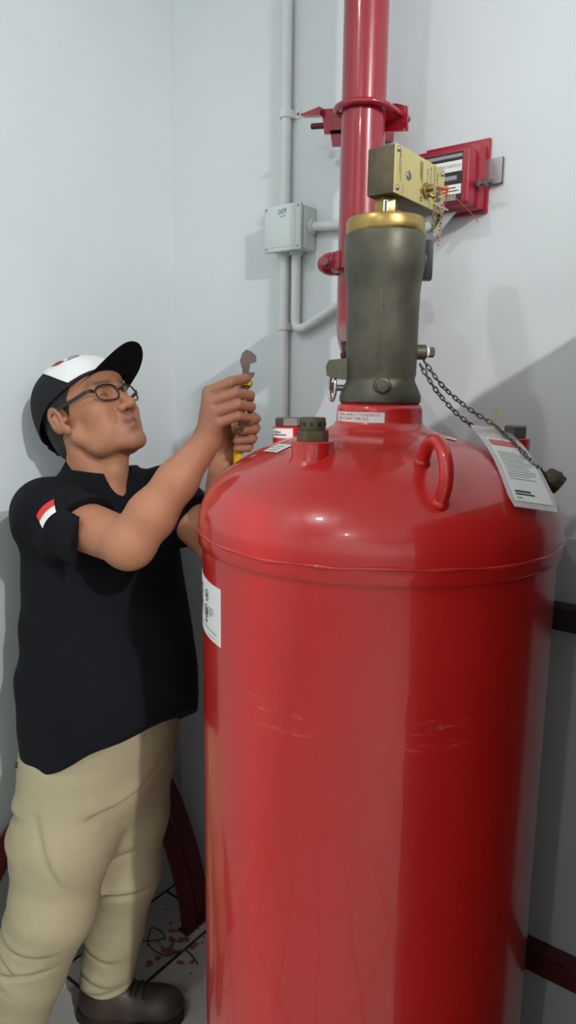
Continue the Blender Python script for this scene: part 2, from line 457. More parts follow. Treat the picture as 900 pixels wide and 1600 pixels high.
floor = struct('floor', MB().box(((XL + XR) / 2, (YB + YF) / 2, -0.056), (XR - XL + 2 * T, YB - YF + 2 * T, 0.1)), M['grout'])
# floor tiles: 0.40 m square, joints at x = -1.30 + 0.4 i, y = 0.989 + 0.4 j
tile_meshes = {}
def floor_tile(x0, x1, y0, y1):
    key = (round(x1 - x0, 3), round(y1 - y0, 3))
    if key not in tile_meshes:
        mb = MB().box((0, 0, -0.004), (key[0], key[1], 0.008), bevel=0.0012, seg=1)
        me = bpy.data.meshes.new('tile'); mb.bm.to_mesh(me); mb.bm.free(); me.materials.append(M['tile']); tile_meshes[key] = me
    o = link('tile', tile_meshes[key], floor)
    o.location = ((x0 + x1) / 2, (y0 + y1) / 2, 0.0)
g = 0.0055
xs = [XL] + [x for x in np.arange(-1.30, XR, 0.40)] + [XR]
ys = [YF] + [y for y in np.arange(0.989 - 0.4 * 8, YB, 0.40)] + [YB]
for i in range(len(xs) - 1):
    for j in range(len(ys) - 1):
        floor_tile(xs[i] + g, xs[i + 1] - g, ys[j] + g, ys[j + 1] - g)

# ceiling lamps (above the frame)
for i, (p, w, r) in enumerate(LAMPS):
    lab = ['round white ceiling lamp to the right of the cylinder', 'round white ceiling lamp above the cylinder and valve', 'round white ceiling lamp at the far end of the room'][i]
    t = thing('ceiling_lamp', lab, 'ceiling lamp', (p[0], p[1], CEIL_Z), 'ceiling lamps')
    MB().lathe([(0.03, CEIL_Z), (0.03, p[2] + 0.03), (r + 0.018, p[2] + 0.028), (r + 0.02, p[2] + 0.004), (r, p[2] + 0.004)], (p[0], p[1], 0), seg=32).build('housing', M['lamp_white'], t, 40)
    MB().lathe([(0, p[2] + 0.003), (r, p[2] + 0.003), (r, p[2] + 0.006)], (p[0], p[1], 0), seg=32, cap=False).build('diffuser', M['lamp_glow'], t)
    ld = bpy.data.lights.new('lamp_light', 'AREA'); ld.shape = 'DISK'; ld.size = 2 * r; ld.energy = w; ld.color = LAMP_COLOUR
    lo = bpy.data.objects.new('lamp_light', ld); COL.objects.link(lo); lo.parent = t
    lo.location = (0, 0, p[2] - CEIL_Z - 0.004)

# ================================================================ THE CYLINDER
AX = Vector((-0.6105, 1.067, 0.0))
def cyl_pt(r, ang, z): return Vector((AX.x + r * cos(radians(ang)), AX.y + r * sin(radians(ang)), z))
R_BODY, R_DOME, Z_SEAM, DOME_B = 0.3035, 0.3105, 1.372, 0.163
def dome_z(rho): return Z_SEAM + DOME_B * sqrt(max(0.0, 1 - (rho / R_DOME) ** 2))
def dome_n(rho, ang):
    z = dome_z(rho) - Z_SEAM
    n = Vector((rho * cos(radians(ang)) / R_DOME ** 2, rho * sin(radians(ang)) / R_DOME ** 2, z / DOME_B ** 2))
    return n.normalized()

cyl = thing('suppression_cylinder', 'tall glossy red fire suppression cylinder with a bronze valve on its domed top', 'cylinder', AX)
MB().lathe([(0, 0.02), (0.22, 0.022), (0.27, 0.0), (0.29, 0.004), (R_BODY, 0.05), (R_BODY, 0.4), (R_BODY, 0.8), (R_BODY, 1.2), (R_BODY, 1.352)], AX, seg=128, cap=False).build('body', M['red'], cyl, 60)
prof = [(R_BODY - 0.002, 1.338), (R_DOME - 0.0015, 1.3385), (R_DOME, 1.341), (R_DOME, 1.356)]
prof += [(R_DOME * cos(t), Z_SEAM + DOME_B * sin(t)) for t in np.linspace(0, radians(77), 40)]
MB().lathe(prof, AX, seg=128, cap=False).build('dome', M['red'], cyl, 50)
# weld bead round the seam
mb = MB(); n = 160
path = []
for i in range(n):
    a = 2 * pi * i / n
    path.append(AX + Vector(((R_DOME + 0.0004) * cos(a), (R_DOME + 0.0004) * sin(a), 1.3615 + 0.0016 * sin(a * 5) + 0.0008 * sin(a * 17))))
mb.tube(path, [0.0024 + 0.0009 * sin(i * 0.9) for i in range(n)], 8, closed=True).build('weld_bead', M['red'], cyl, 180)
zt = dome_z(0.075)
MB().lathe([(0.108, dome_z(0.108) - 0.002), (0.098, dome_z(0.098) + 0.002), (0.086, zt + 0.004), (0.078, zt + 0.009), (0.0735, zt + 0.016), (0.0725, 1.566), (0.071, 1.572), (0.066, 1.5755), (0, 1.5755)], AX, seg=72, cap=False).build('neck', M['red'], cyl, 50)

def bent(r, ang0, z0):
    """flat x -> along the circumference (to the viewer's right), y -> up."""
    return lambda x, y, e=0.0006: cyl_pt(r + e, ang0 + math.degrees(x / r), z0 + y)
def bent_patch(w, h, fn, name, m, parent, n=14, e0=0.0002, e1=0.0008):
    mb = MB(); V = []; Fc = []
    for i in range(n + 1):
        x = -w / 2 + w * i / n
        V += [fn(x, -h / 2, e1), fn(x, h / 2, e1), fn(x, -h / 2, e0), fn(x, h / 2, e0)]
    for i in range(n):
        a, b = 4 * i, 4 * i + 4
        Fc += [(a, b, b + 1, a + 1), (a, a + 2, b + 2, b), (a + 1, b + 1, b + 3, a + 3)]
    Fc += [(0, 1, 3, 2), (4 * n, 4 * n + 2, 4 * n + 3, 4 * n + 1)]
    return mb.poly(V, Fc).build(name, m, parent, 40)

# square white approvals label on the barrel's left flank
fn = bent(R_BODY, -125.5, 1.241)
lb = bent_patch(0.150, 0.095, fn, 'label', M['paper'], cyl); lb['label'] = 'white approvals label with round logos'
pr = lambda x, y: fn(x, y, 0.0012)
ink = merge_flat(ring2d(-0.038, 0.022, 0.010, 0.0022), ring2d(-0.038, 0.022, 0.004, 0.004), ring2d(-0.042, -0.006, 0.012, 0.0022), bars([(-0.0465, -0.012, -0.0445, 0.001), (-0.0415, -0.012, -0.0395, 0.001), (-0.0465, -0.0125, -0.0395, -0.0105), (-0.037, -0.0125, -0.0345, 0.001)]))
place_flat([(x + 0.050, y, 0) for x, y, _ in ink[0]], ink[1], lambda x, y: pr(x, y), 'printed_logos', M['ink'], lb)
ink2 = merge_flat(ring2d(-0.012, 0.024, 0.010, 0.0035), bars([(-0.022, 0.000, -0.004, 0.003), (-0.018, -0.012, -0.008, -0.002), (-0.024, -0.004, -0.012, 0.006), (-0.016, -0.018, -0.01, -0.013), (-0.017, 0.008, -0.008, 0.012)]))
place_flat([(x - 0.016, y, 0) for x, y, _ in ink2[0]], ink2[1], pr, 'printed_logos', M['ink'], lb)
bl = [(0.024, 0.004, 0.046, 0.0055), (0.024, -0.001, 0.048, 0.0005), (0.024, -0.006, 0.044, -0.0045), (0.002, -0.024, 0.016, -0.020), (0.024, -0.011, 0.028, -0.0095)]
place_flat(*bars(bl), pr, 'printed_lines', M['ink'], lb)
gl = [(-0.035 + 0.011 * i, -0.033, -0.027 + 0.011 * i, -0.0305) for i in range(9)] + [(0.02 + 0.007 * i, -0.0415, 0.025 + 0.007 * i, -0.040) for i in range(5)]
place_flat(*bars(gl), pr, 'printed_lines', M['grey_ink'], lb)
# tall instruction label seen edge-on further round
fn2 = bent(R_BODY, -153.0, 1.045)
lb2 = bent_patch(0.125, 0.245, fn2, 'label', M['paper'], cyl); lb2['label'] = 'tall white instruction label seen edge-on'
tl = []
for k in range(16):
    y = 0.105 - k * 0.0135; tl.append((-0.05, y, 0.03 + 0.018 * ((k * 7) % 3) / 2, y + 0.0035))
place_flat(*bars(tl), lambda x, y: fn2(x, y, 0.0012), 'printed_lines', M['grey_ink'], lb2)
fn3 = bent(R_BODY, -159.5, 1.245)
lb3 = bent_patch(0.06, 0.098, fn3, 'label', M['paper'], cyl); lb3['label'] = 'small white label on the far flank'
# label on the neck
fn4 = bent(0.0728, -92.0, 1.5515)
lb4 = bent_patch(0.098, 0.0215, fn4, 'label', M['paper'], cyl); lb4['label'] = 'white warning strip wrapped round the neck'
for k, s in enumerate(('OVED WHILE CYLINDER IS', 'UP AT ANY TIME DIS-', 'ED')):
    co, fs = text_mesh(s, 0.0068, 'LEFT')
    place_flat([(x - 0.040, y + 0.0065 - 0.0065 * k, 0) for x, y, _ in co], fs, lambda x, y: fn4(x, y, 0.0013), 'lettering', M['red_ink'], lb4)
# stickers lying on the dome
def dome_patch(rho, ang, w, h, rot, name, m, parent, e=0.0012):
    c = cyl_pt(rho, ang, dome_z(rho)); nn = dome_n(rho, ang)
    tx = Vector((-sin(radians(ang)), cos(radians(ang)), 0)); ty = nn.cross(tx)
    V = []; Fc = []; n = 8
    for i in range(n + 1):
        for j in range(n + 1):
            x = (i / n - .5) * w; y = (j / n - .5) * h
            q = tx * (x * cos(rot) - y * sin(rot)) + ty * (x * sin(rot) + y * cos(rot)) + c
            rh = sqrt((q.x - AX.x) ** 2 + (q.y - AX.y) ** 2)
            a = math.degrees(math.atan2(q.y - AX.y, q.x - AX.x))
            V.append(cyl_pt(rh, a, dome_z(rh)) + dome_n(rh, a) * e)
    for i in range(n):
        for j in range(n):
            a = i * (n + 1) + j; Fc.append((a, a + n + 1, a + n + 2, a + 1))
    return MB().poly(V, Fc).build(name, m, parent, 180)
ds = dome_patch(0.186, -121.0, 0.050, 0.030, 0.1, 'label', M['paper'], cyl); ds['label'] = 'white sticker on the dome'
for rr, aa in ((0.181, -121.0), (0.188, -121.5), (0.195, -120.5)):
    dome_patch(rr, aa, 0.030, 0.0022, 0.1, 'printed_lines', M['grey_ink'], ds, 0.0018)
wf = dome_patch(0.128, 7.0, 0.020, 0.016, 0.0, 'paint_fleck', M['paper'], cyl); wf['label'] = 'white paint fleck'

# bosses on the dome with plugs
def boss(rho, ang, r, top, name='boss', m=None, zb=None):
    p = cyl_pt(rho, ang, 0)
    zb = dome_z(rho + r) - 0.004
    zc = dome_z(rho)
    return MB().lathe([(r + 0.009, zb - 0.006), (r + 0.004, zb + 0.006), (r, zb + 0.012), (r, top - 0.0015), (r - 0.0015, top), (0, top)], (p.x, p.y, 0), seg=40, cap=False).build('boss', M['red'], cyl, 40), p
b1, p1 = boss(0.186, -92.5, 0.0325, 1.521)
zq = 1.521
pl = MB().lathe([(0.0245, zq), (0.0245, zq + 0.0155), (0.021, zq + 0.0165)], (p1.x, p1.y, 0), seg=6).build('hex_plug', M['bronze_dark'], b1, 30)
mb = MB().lathe([(0.0185, zq + 0.0155), (0.0195, zq + 0.0175), (0.0195, zq + 0.0335), (0.018, zq + 0.0355), (0, zq + 0.0355)], (p1.x, p1.y, 0), seg=40, cap=False)
mb.build('relief_cap', M['bronze_dark'], b1, 40)
for k in range(10):
    a = -60.0 + 36 * k
    d = Vector((cos(radians(a)), sin(radians(a)), 0)); c = Vector((p1.x, p1.y, zq + 0.0255))
    MB().lathe([(0.0032, 0.0188), (0.0032, 0.0199), (0.0, 0.0199)], c, d, 12, cap=False).build('vent_hole', M['black'], b1)
b2, p2 = boss(0.200, 178.0, 0.0300, 1.5285)
MB().hexnut((p2.x, p2.y, 1.5370), (0, 0, 1), 0.044, 0.017).build('hex_plug', M['steel'], b2, 30)
f5 = lambda x, y, e=0.0: Vector((p2.x + (0.0303 + e) * cos(radians(-80) + x / 0.0303), p2.y + (0.0303 + e) * sin(radians(-80) + x / 0.0303), 1.5165 + y))
l5 = bent_patch(0.044, 0.018, f5, 'label', M['paper'], b2)
place_flat(*bars([(-0.016, 0.001, 0.000, 0.0028), (-0.016, -0.004, 0.010, -0.002)]), lambda x, y: f5(x, y, 0.0012), 'printed_lines', M['ink'], b2)
b3, p3 = boss(0.245, 43.0, 0.026, 1.518)
MB().hexnut((p3.x, p3.y, 1.529), (0, 0, 1), 0.036, 0.022).build('hex_plug', M['grey_steel'], b3, 30)

# lifting lug: a bar bent into a ring, welded to the dome
aL = -42.0
ra, rb = 0.204, 0.276
pa, pb = cyl_pt(ra, aL, dome_z(ra)), cyl_pt(rb, aL, dome_z(rb))
out = Vector((cos(radians(aL)), sin(radians(aL)), 0)); up = Vector((0, 0, 1))
nn = dome_n((ra + rb) / 2, aL)
mid = (pa + pb) / 2; tang = (pb - pa).normalized(); half = (pb - pa).length / 2
pts = [pa - nn * 0.004]
for k in range(0, 17):
    a = pi - pi * k / 16
    pts.append(mid + tang * (half * cos(a)) * 1.0 + nn * (0.020 + 0.042 * sin(a)))
pts.append(pb - nn * 0.004)
lug = MB().tube(smooth_path(pts, 3), 0.0098, 14).build('lifting_lug', M['red'], cyl, 180)
for q, s in ((pa, 1), (pb, 1)):
    MB().sphere(q + nn * 0.001, 0.0128, 14, 8, (1, 1, 0.8)).build('weld', M['red'], lug, 180)

# ---- valve, screwed on the neck: a part of the cylinder with its own pieces
vb = MB().lathe([(0.0, 1.5755), (0.066, 1.5755), (0.069, 1.579), (0.069, 1.588), (0.066, 1.596), (0.0585, 1.612), (0.0575, 1.618), (0.0595, 1.624), (0.060, 1.70), (0.0605, 1.755), (0.0625, 1.775), (0.0655, 1.79), (0.0665, 1.80), (0.0665, 1.842), (0.0645, 1.848), (0, 1.848)], AX, seg=80, cap=False).build('valve_body', M['bronze'], cyl, 35)
MB().lathe([(0.061, 1.846), (0.0635, 1.849), (0.0645, 1.853), (0.0645, 1.868), (0.0625, 1.872), (0.03, 1.8725), (0, 1.8725)], AX, seg=72, cap=False).build('brass_rim', M['brass'], vb, 35)
# casting rib on the front
MB().box(cyl_pt(0.0597, -64, 1.695), (0.0022, 0.003, 0.135), (Vector((cos(radians(-64)), sin(radians(-64)), 0)), Vector((-sin(radians(-64)), cos(radians(-64)), 0)), Vector((0, 0, 1))), 0.0008).build('casting_rib', M['bronze'], vb, 40)
# front bolt
d = Vector((cos(radians(-57)), sin(radians(-57)), 0)); c = cyl_pt(0.058, -57, 1.604)
MB().lathe([(0.0155, 0), (0.0135, 0.008), (0.0115, 0.009)], c, d, 24).build('boss', M['bronze'], vb, 40)
MB().lathe([(0.0115, 0.008), (0.0115, 0.014), (0.0095, 0.0165), (0, 0.0165)], c, d, 6).build('hex_plug', M['bronze'], vb, 30)
# right-hand side boss with plug
d = Vector((0.80, 0.60, 0)); c = Vector((AX.x, AX.y, 1.662)) + d * 0.054
MB().lathe([(0.0125, 0), (0.0125, 0.020), (0.011, 0.0215), (0, 0.0215)], c, d, 24, cap=False).build('boss', M['bronze'], vb, 40)
MB().lathe([(0.0085, 0.021), (0.0085, 0.026)], c, d, 20).build('washer', M['paper'], vb, 40)
MB().lathe([(0.0088, 0.026), (0.0088, 0.034), (0.007, 0.0355)], c, d, 6).build('hex_plug', M['grey_steel'], vb, 30)
# outlet casting on the left, going back to the pipe
dl = Vector((-0.62, 0.78, 0)).normalized(); dL = Vector((-0.8, -0.6, 0))
mb = MB()
c = Vector((AX.x, AX.y, 1.675))
mb.lathe([(0.047, 0.02), (0.047, 0.075), (0.050, 0.085), (0.050, 0.11)], c, dl, 40)
mb.build('outlet', M['bronze'], vb, 40)
# wing lug low on the left with a clevis pin ring
cw = Vector((AX.x, AX.y, 1.634))
pts = [cw + dL * x + Vector((0, 0, z)) for x, z in ((0.035, 0.012), (0.062, 0.016), (0.088, 0.013), (0.092, 0.004), (0.090, -0.012), (0.078, -0.017), (0.062, -0.019), (0.03, -0.019))]
tv = Vector((0.6, -0.8, 0))
MB().prism([p - tv * 0.030 for p in pts], tv * 0.045).build('outlet_lug', M['bronze'], vb)
mb = MB().lathe([(0.0052, 0.060), (0.0052, 0.078)], Vector((AX.x, AX.y, 1.601)), dL, 12); mb.build('pin', M['grey_steel'], vb, 40)
cc = Vector((AX.x, AX.y, 1.601)) + dL * 0.0815
mb = MB()
nn2 = (dL * 0.92 + tv * 0.39).normalized(); uu = Vector((0, 0, 1)); ww = nn2.cross(uu)
mb.tube([cc + uu * 0.0215 * cos(2 * pi * i / 28) + ww * 0.0115 * sin(2 * pi * i / 28) for i in range(28)], 0.0028, 8, closed=True)
mb.lathe([(0.009, -0.002), (0.009, 0.002)], cc, nn2, 20)
mb.build('pull_ring', M['chrome'], vb, 60)
# black pressure gauge housing behind the right shoulder
d2 = Vector((0.86, 0.5, 0)).normalized(); s2 = Vector((-0.5, 0.86, 0))
cg = Vector((AX.x, AX.y, 1.812)) + d2 * 0.071 + s2 * 0.022
MB().box(cg, (0.017, 0.030, 0.062), (d2, s2, Vector((0, 0, 1))), 0.002).build('gauge_housing', M['black'], vb, 40)
MB().lathe([(0.017, -0.012), (0.017, 0.004)], cg - d2 * 0.006 , d2, 24).build('gauge_bezel', M['grey_steel'], vb, 40)

# ================================================================ CONTROL HEAD on the valve
ch = thing('control_head', 'bronze box-shaped electric control head with gold nameplate, on top of the valve', 'control head', (AX.x, AX.y, 1.8725))
mb = MB().hexnut((AX.x, AX.y, 1.889), (0, 0, 1), 0.034, 0.033); hx = mb.build('hex_nut', M['brass'], ch, 25)
MB().lathe([(0.020, 1.8725), (0.020, 1.8765)], AX, seg=32).build('collar', M['brass'], ch, 40)
n6 = Vector((0.45, -0.893, 0)).normalized(); s6 = Vector((0.893, 0.45, 0))
cL = Vector((AX.x, AX.y, 1.889)) + n6 * 0.0192
mb = MB().box(cL, (0.008, 0.0012, 0.021), (s6, n6, Vector((0, 0, 1))), 0.0003); sl = mb.build('label', M['paper'], ch)
MB().box(cL + n6 * 0.0007, (0.0024, 0.0003, 0.017), (s6, n6, Vector((0, 0, 1)))).build('printed_lines', M['ink'], sl)
x0, x1, y0, y1, z0, z1 = -0.6325, -0.5835, 1.040, 1.216, 1.906, 1.978
MB().box(((x0 + x1) / 2, (y0 + y1) / 2, (z0 + z1) / 2), (x1 - x0, y1 - y0, z1 - z0), bevel=0.003).build('housing', M['bronze_dark'], ch, 40)
pz = MB().box((x1 + 0.0012, (y0 + y1) / 2, (z0 + z1) / 2), (0.0028, y1 - y0 + 0.001, z1 - z0 + 0.001), bevel=0.0007).build('nameplate', M['brass_plate'], ch, 40)
xp = x1 + 0.0030
def on_plate(rot):
    if rot: return lambda x, y: Vector((xp, plate_c[0] + y, plate_c[1] - x))      # lettering turned a quarter turn
    return lambda x, y: Vector((xp, plate_c[0] + x, plate_c[1] + y))
for s, yy, zz, sz in (('ELECTRIC', 1.187, 1.949, 0.0085), ('CONTROL HEAD', 1.176, 1.949, 0.0072), ('24 VOLTS DC', 1.162, 1.951, 0.0068), ('PART NO.', 1.150, 1.953, 0.0060)):
    plate_c = (yy, zz)
    co, fs = text_mesh(s, sz); place_flat(co, fs, on_plate(True), 'lettering', M['ink'], pz)
plate_c = (1.128, 1.952)
place_flat(*bars([(-0.020, 0.003, 0.012, 0.0045), (-0.020, -0.001, 0.010, 0.0005), (-0.020, -0.005, 0.006, -0.0035)]), on_plate(True), 'printed_lines', M['ink'], pz)
plate_c = (1.055, 1.948)
place_flat(*bars([(-0.024, -0.001, -0.012, 0.001), (-0.012, -0.003, 0.012, -0.0018), (-0.008, 0.002, 0.022, 0.0030)]), on_plate(True), 'printed_lines', M['ink'], pz)
plate_c = (1.130, 1.926)
V, Fq = merge_flat(ring2d(0, 0, 0.0045, 0.001), ring2d(0, 0, 0.0022, 0.0008), ring2d(-0.0005, -0.012, 0.0040, 0.0016))
place_flat(V, Fq, on_plate(False), 'printed_logos', M['ink'], pz)
plate_c = (1.066, 1.918)
place_flat(*bars([(-0.001, -0.010, 0.0002, 0.006)]), on_plate(False), 'printed_arrow', M['orange'], pz)
for yy, zz in ((1.047, 1.971), (1.047, 1.914), (1.206, 1.970), (1.204, 1.914)):
    MB().lathe([(0.0042, 0), (0.0040, 0.0018), (0.0022, 0.0032), (0, 0.0035)], (xp, yy, zz), (1, 0, 0), 16, cap=False).build('screw', M['steel'], ch, 50)
sc = MB().lathe([(0.0075, -0.001), (0.0075, 0.0012), (0.0065, 0.002), (0, 0.002)], (xp, 1.083, 1.940), (1, 0, 0), 24, cap=False).build('slotted_shaft', M['steel'], ch, 40)
MB().box((xp + 0.002, 1.083, 1.940), (0.001, 0.0018, 0.012), (Vector((1, 0, 0)), Vector((0, cos(0.6), sin(0.6))), Vector((0, -sin(0.6), cos(0.6))))).build('slot', M['ink'], sc)
# lock stud with retaining ring and pin
MB().lathe([(0.013, 0), (0.013, 0.003), (0.011, 0.004)], (xp, 1.146, 1.930), (1, 0, 0), 28).build('lock_washer', M['brass'], ch, 40)
MB().lathe([(0.0055, 0.003), (0.0055, 0.012), (0.004, 0.014)], (xp, 1.146, 1.933), (1, 0, 0), 16).build('lock_stud', M['brass'], ch, 40)
MB().tube([(xp + 0.006, 1.150, 1.924), (xp + 0.010, 1.153, 1.921), (xp + 0.012, 1.156, 1.922)], 0.003, 8).build('pin_eye', M['brass'], ch, 60)
mb = MB().tube([(xp + 0.004 + 0.0, 1.200 + 0.014 * cos(a), 1.914 + 0.0045 * sin(a)) for a in np.linspace(0, 2 * pi, 24, endpoint=False)], 0.0012, 6, closed=True)
mb.tube([(xp + 0.002, 1.176, 1.9145), (xp + 0.006, 1.222, 1.9135)], 0.0015, 6)
mb.build('safety_pin', M['chrome'], ch, 60)
MB().lathe([(0.0085, 0), (0.0085, 0.0015)], (xp, 1.192, 1.930), (1, 0, 0), 24).build('grommet', M['grey_steel'], ch, 40)
# little wires and a cable tie at the right end
wr = [[(xp, 1.194, 1.932), (xp + 0.012, 1.199, 1.936), (xp + 0.010, 1.206, 1.928), (xp + 0.004, 1.207, 1.916)], [(xp, 1.192, 1.929), (xp + 0.013, 1.205, 1.936), (xp + 0.012, 1.216, 1.934), (xp + 0.006, 1.226, 1.930)]]
for k, w in enumerate(wr):
    MB().tube(smooth_path(w, 6), 0.0011, 6).build('wire', M['yellow_wire'] if k else M['orange'], ch, 60)
MB().tube([(xp + 0.003, 1.185, 1.944), (xp + 0.006, 1.200, 1.9445), (xp + 0.008, 1.210, 1.946)], [0.0016, 0.0032, 0.0045], 8).build('cable_tie', M['orange'], ch, 60)
MB().tube(smooth_path([(xp + 0.008, 1.208, 1.940), (xp + 0.02, 1.232, 1.930), (xp + 0.035, 1.252, 1.912), (xp + 0.045, 1.268, 1.896)], 6), 0.0007, 5).build('cable_tie', M['orange'], ch, 60)

# ================================================================ CHAINS
link_mesh = {}
def chain(name, pts, label, L=0.0095, r=0.0012, w=0.0032, m='grey_steel', group=None, cat='chain'):
    P = smooth_path(pts, 12)
    t = thing(name, label, cat, P[0], group)
    key = (L, r, w, m)
    if key not in link_mesh:
        mb = MB(); path = []
        for i in range(14):
            a = 2 * pi * i / 14
            path.append(((L * 0.5 * 1.28 - w) * (1 if cos(a) > 0 else -1) * (abs(cos(a)) > 0.05) + w * cos(a), w * sin(a), 0))
        mb.tube(path, r, 6, closed=True)
        me = bpy.data.meshes.new('link'); mb.bm.to_mesh(me); mb.bm.free(); me.materials.append(M[m])
        me.polygons.foreach_set('use_smooth', [True] * len(me.polygons)); link_mesh[key] = me
    acc = 0.0; k = 0; nxt = L / 2
    for A, B in zip(P[:-1], P[1:]):
        seg = (B - A).length
        while acc + seg >= nxt:
            q = A + (B - A) * ((nxt - acc) / seg); d = (B - A).normalized()
            o = link('link', link_mesh[key], t)
            s = Vector((0, 0, 1)).cross(d)
            if s.length < 0.05: s = Vector((1, 0, 0))
            s.normalize(); u = d.cross(s)
            if k % 2: s, u = u, -s
            tw = 0.35 * sin(k * 1.7); s2, u2 = s * cos(tw) + u * sin(tw), u * cos(tw) - s * sin(tw)
            o.matrix_local = Matrix(((d.x, s2.x, u2.x, q.x - P[0].x), (d.y, s2.y, u2.y, q.y - P[0].y), (d.z, s2.z, u2.z, q.z - P[0].z), (0, 0, 0, 1)))
            k += 1; nxt += L
        acc += seg
    return t
chain('steel_chain', [(-0.556, 1.118, 1.648), (-0.532, 1.146, 1.606), (-0.505, 1.190, 1.570), (-0.459, 1.216, 1.538)], 'upper steel chain strand from the valve plug to the clear inspection tag', group='chains hanging beside the valve')
chain('steel_chain', [(-0.560, 1.112, 1.642), (-0.540, 1.135, 1.600), (-0.517, 1.168, 1.562), (-0.494, 1.192, 1.538)], 'lower slack steel chain strand between valve plug and dome', group='chains hanging beside the valve')
chain('steel_chain', [(-0.4576, 1.2128, 1.5369), (-0.4297, 1.1828, 1.5251), (-0.3994, 1.1495, 1.5124), (-0.3664, 1.1171, 1.4949), (-0.3524, 1.1173, 1.4827), (-0.3572, 1.1641, 1.4691), (-0.3718, 1.2318, 1.4509)], 'steel chain running over the dome from the tag to the dark plug', group='chains hanging beside the valve')
chain('brass_chain', [(xp + 0.012, 1.156, 1.920), (xp + 0.012, 1.157, 1.900), (xp + 0.010, 1.158, 1.880), (xp + 0.008, 1.160, 1.866)], 'fine chain dangling from the lock stud of the control head', 0.0062, 0.0008, 0.0021, 'brass', 'fine chains on the control head')
chain('brass_chain', [(xp + 0.006, 1.198, 1.909), (xp + 0.008, 1.193, 1.892), (xp + 0.009, 1.187, 1.872), (xp + 0.009, 1.184, 1.848)], 'fine chain dangling from the safety pin at the control head end', 0.0062, 0.0008, 0.0021, 'brass', 'fine chains on the control head')
# dark plug at the end of the chain, lying on the dome
pc = Vector((-0.366, 1.258, 1.4445)); pdir = Vector((0.72, 0.25, -0.55)).normalized()
plug = thing('outlet_plug', 'dark greenish metal plug lying on the dome at the chain end', 'plug', pc)
MB().lathe([(0.010, -0.020), (0.016, -0.018), (0.0185, -0.012), (0.0185, 0.010), (0.017, 0.014), (0, 0.014)], pc, pdir, 8).build('plug_body', M['bronze_dark'], plug, 30)
MB().lathe([(0.0195, -0.004), (0.0205, 0.0), (0.0195, 0.004)], pc, pdir, 24).build('collar', M['bronze_dark'], plug, 40)

# ================================================================ TAG
tg = thing('inspection_tag', 'clear plastic pouch tag with printed white card and red band, lying on the dome', 'tag', (-0.40, 1.12, 1.49))
TL, TR = Vector((-0.497, 1.181, 1.541)), Vector((-0.449, 1.236, 1.533))
BL, BR = Vector((-0.334, 0.962, 1.442)), Vector((-0.291, 1.046, 1.426))
tn = (BL - TL).cross(TR - TL).normalized()
if tn.z < 0: tn = -tn
def tag_pt(u, v, e=0.0):
    a = TL.lerp(TR, u); b = BL.lerp(BR, u)
    return a.lerp(b, v) + tn * (e + 0.014 * sin(pi * v))
def tag_sheet(u0, u1, v0, v1, e0, e1, name, m, parent, n=10, corner=0.0):
    V = []; Fc = []
    for i in range(n + 1):
        v = v0 + (v1 - v0) * i / n
        k = corner if i in (0, n) else 0
        V += [tag_pt(u0 + k, v, e1), tag_pt(u1 - k, v, e1), tag_pt(u0 + k, v, e0), tag_pt(u1 - k, v, e0)]
    for i in range(n):
        a, b = 4 * i, 4 * i + 4
        Fc += [(a, a + 1, b + 1, b), (a + 2, b + 2, b + 3, a + 3), (a, b, b + 2, a + 2), (a + 1, a + 3, b + 3, b + 1)]
    Fc += [(0, 2, 3, 1), (4 * n, 4 * n + 1, 4 * n + 3, 4 * n + 2)]
    return MB().poly(V, Fc).build(name, m, parent, 40)
tag_sheet(0, 1, 0, 1, -0.0012, 0.0, 'pouch', M['tag_plastic'], tg, 12, 0.06)
cardo = tag_sheet(0.10, 0.90, 0.26, 0.955, 0.0001, 0.0008, 'card', M['paper'], tg)
tag_sheet(0.14, 0.86, 0.295, 0.385, 0.0009, 0.0011, 'red_band', M['tag_red'], cardo, 4, 0.04)
tag_sheet(0.44, 0.56, 0.285, 0.325, 0.0012, 0.0015, 'eyelet', M['grey_ink'], cardo, 4, 0.02)
for k in range(13):
    v = 0.47 + 0.024 * k
    tag_sheet(0.17, 0.60 + 0.22 * abs(sin(k * 2.3)), v, v + 0.007, 0.0009, 0.0010, 'printed_lines', M['grey_ink'], cardo, 2)
tag_sheet(0.17, 0.50, 0.865, 0.882, 0.0009, 0.0010, 'printed_lines', M['ink'], cardo, 2)
tag_sheet(0.17, 0.56, 0.890, 0.903, 0.0009, 0.0010, 'printed_lines', M['ink'], cardo, 2)
tag_sheet(0.17, 0.27, 0.925, 0.931, 0.0009, 0.0010, 'printed_lines', M['ink'], cardo, 2)
MB().tube(smooth_path([(-0.474, 1.236, 1.540), (-0.470, 1.238, 1.556), (-0.4715, 1.2365, 1.566)], 5), 0.0018, 6).build('tie', M['yellow_wire'], tg, 60)

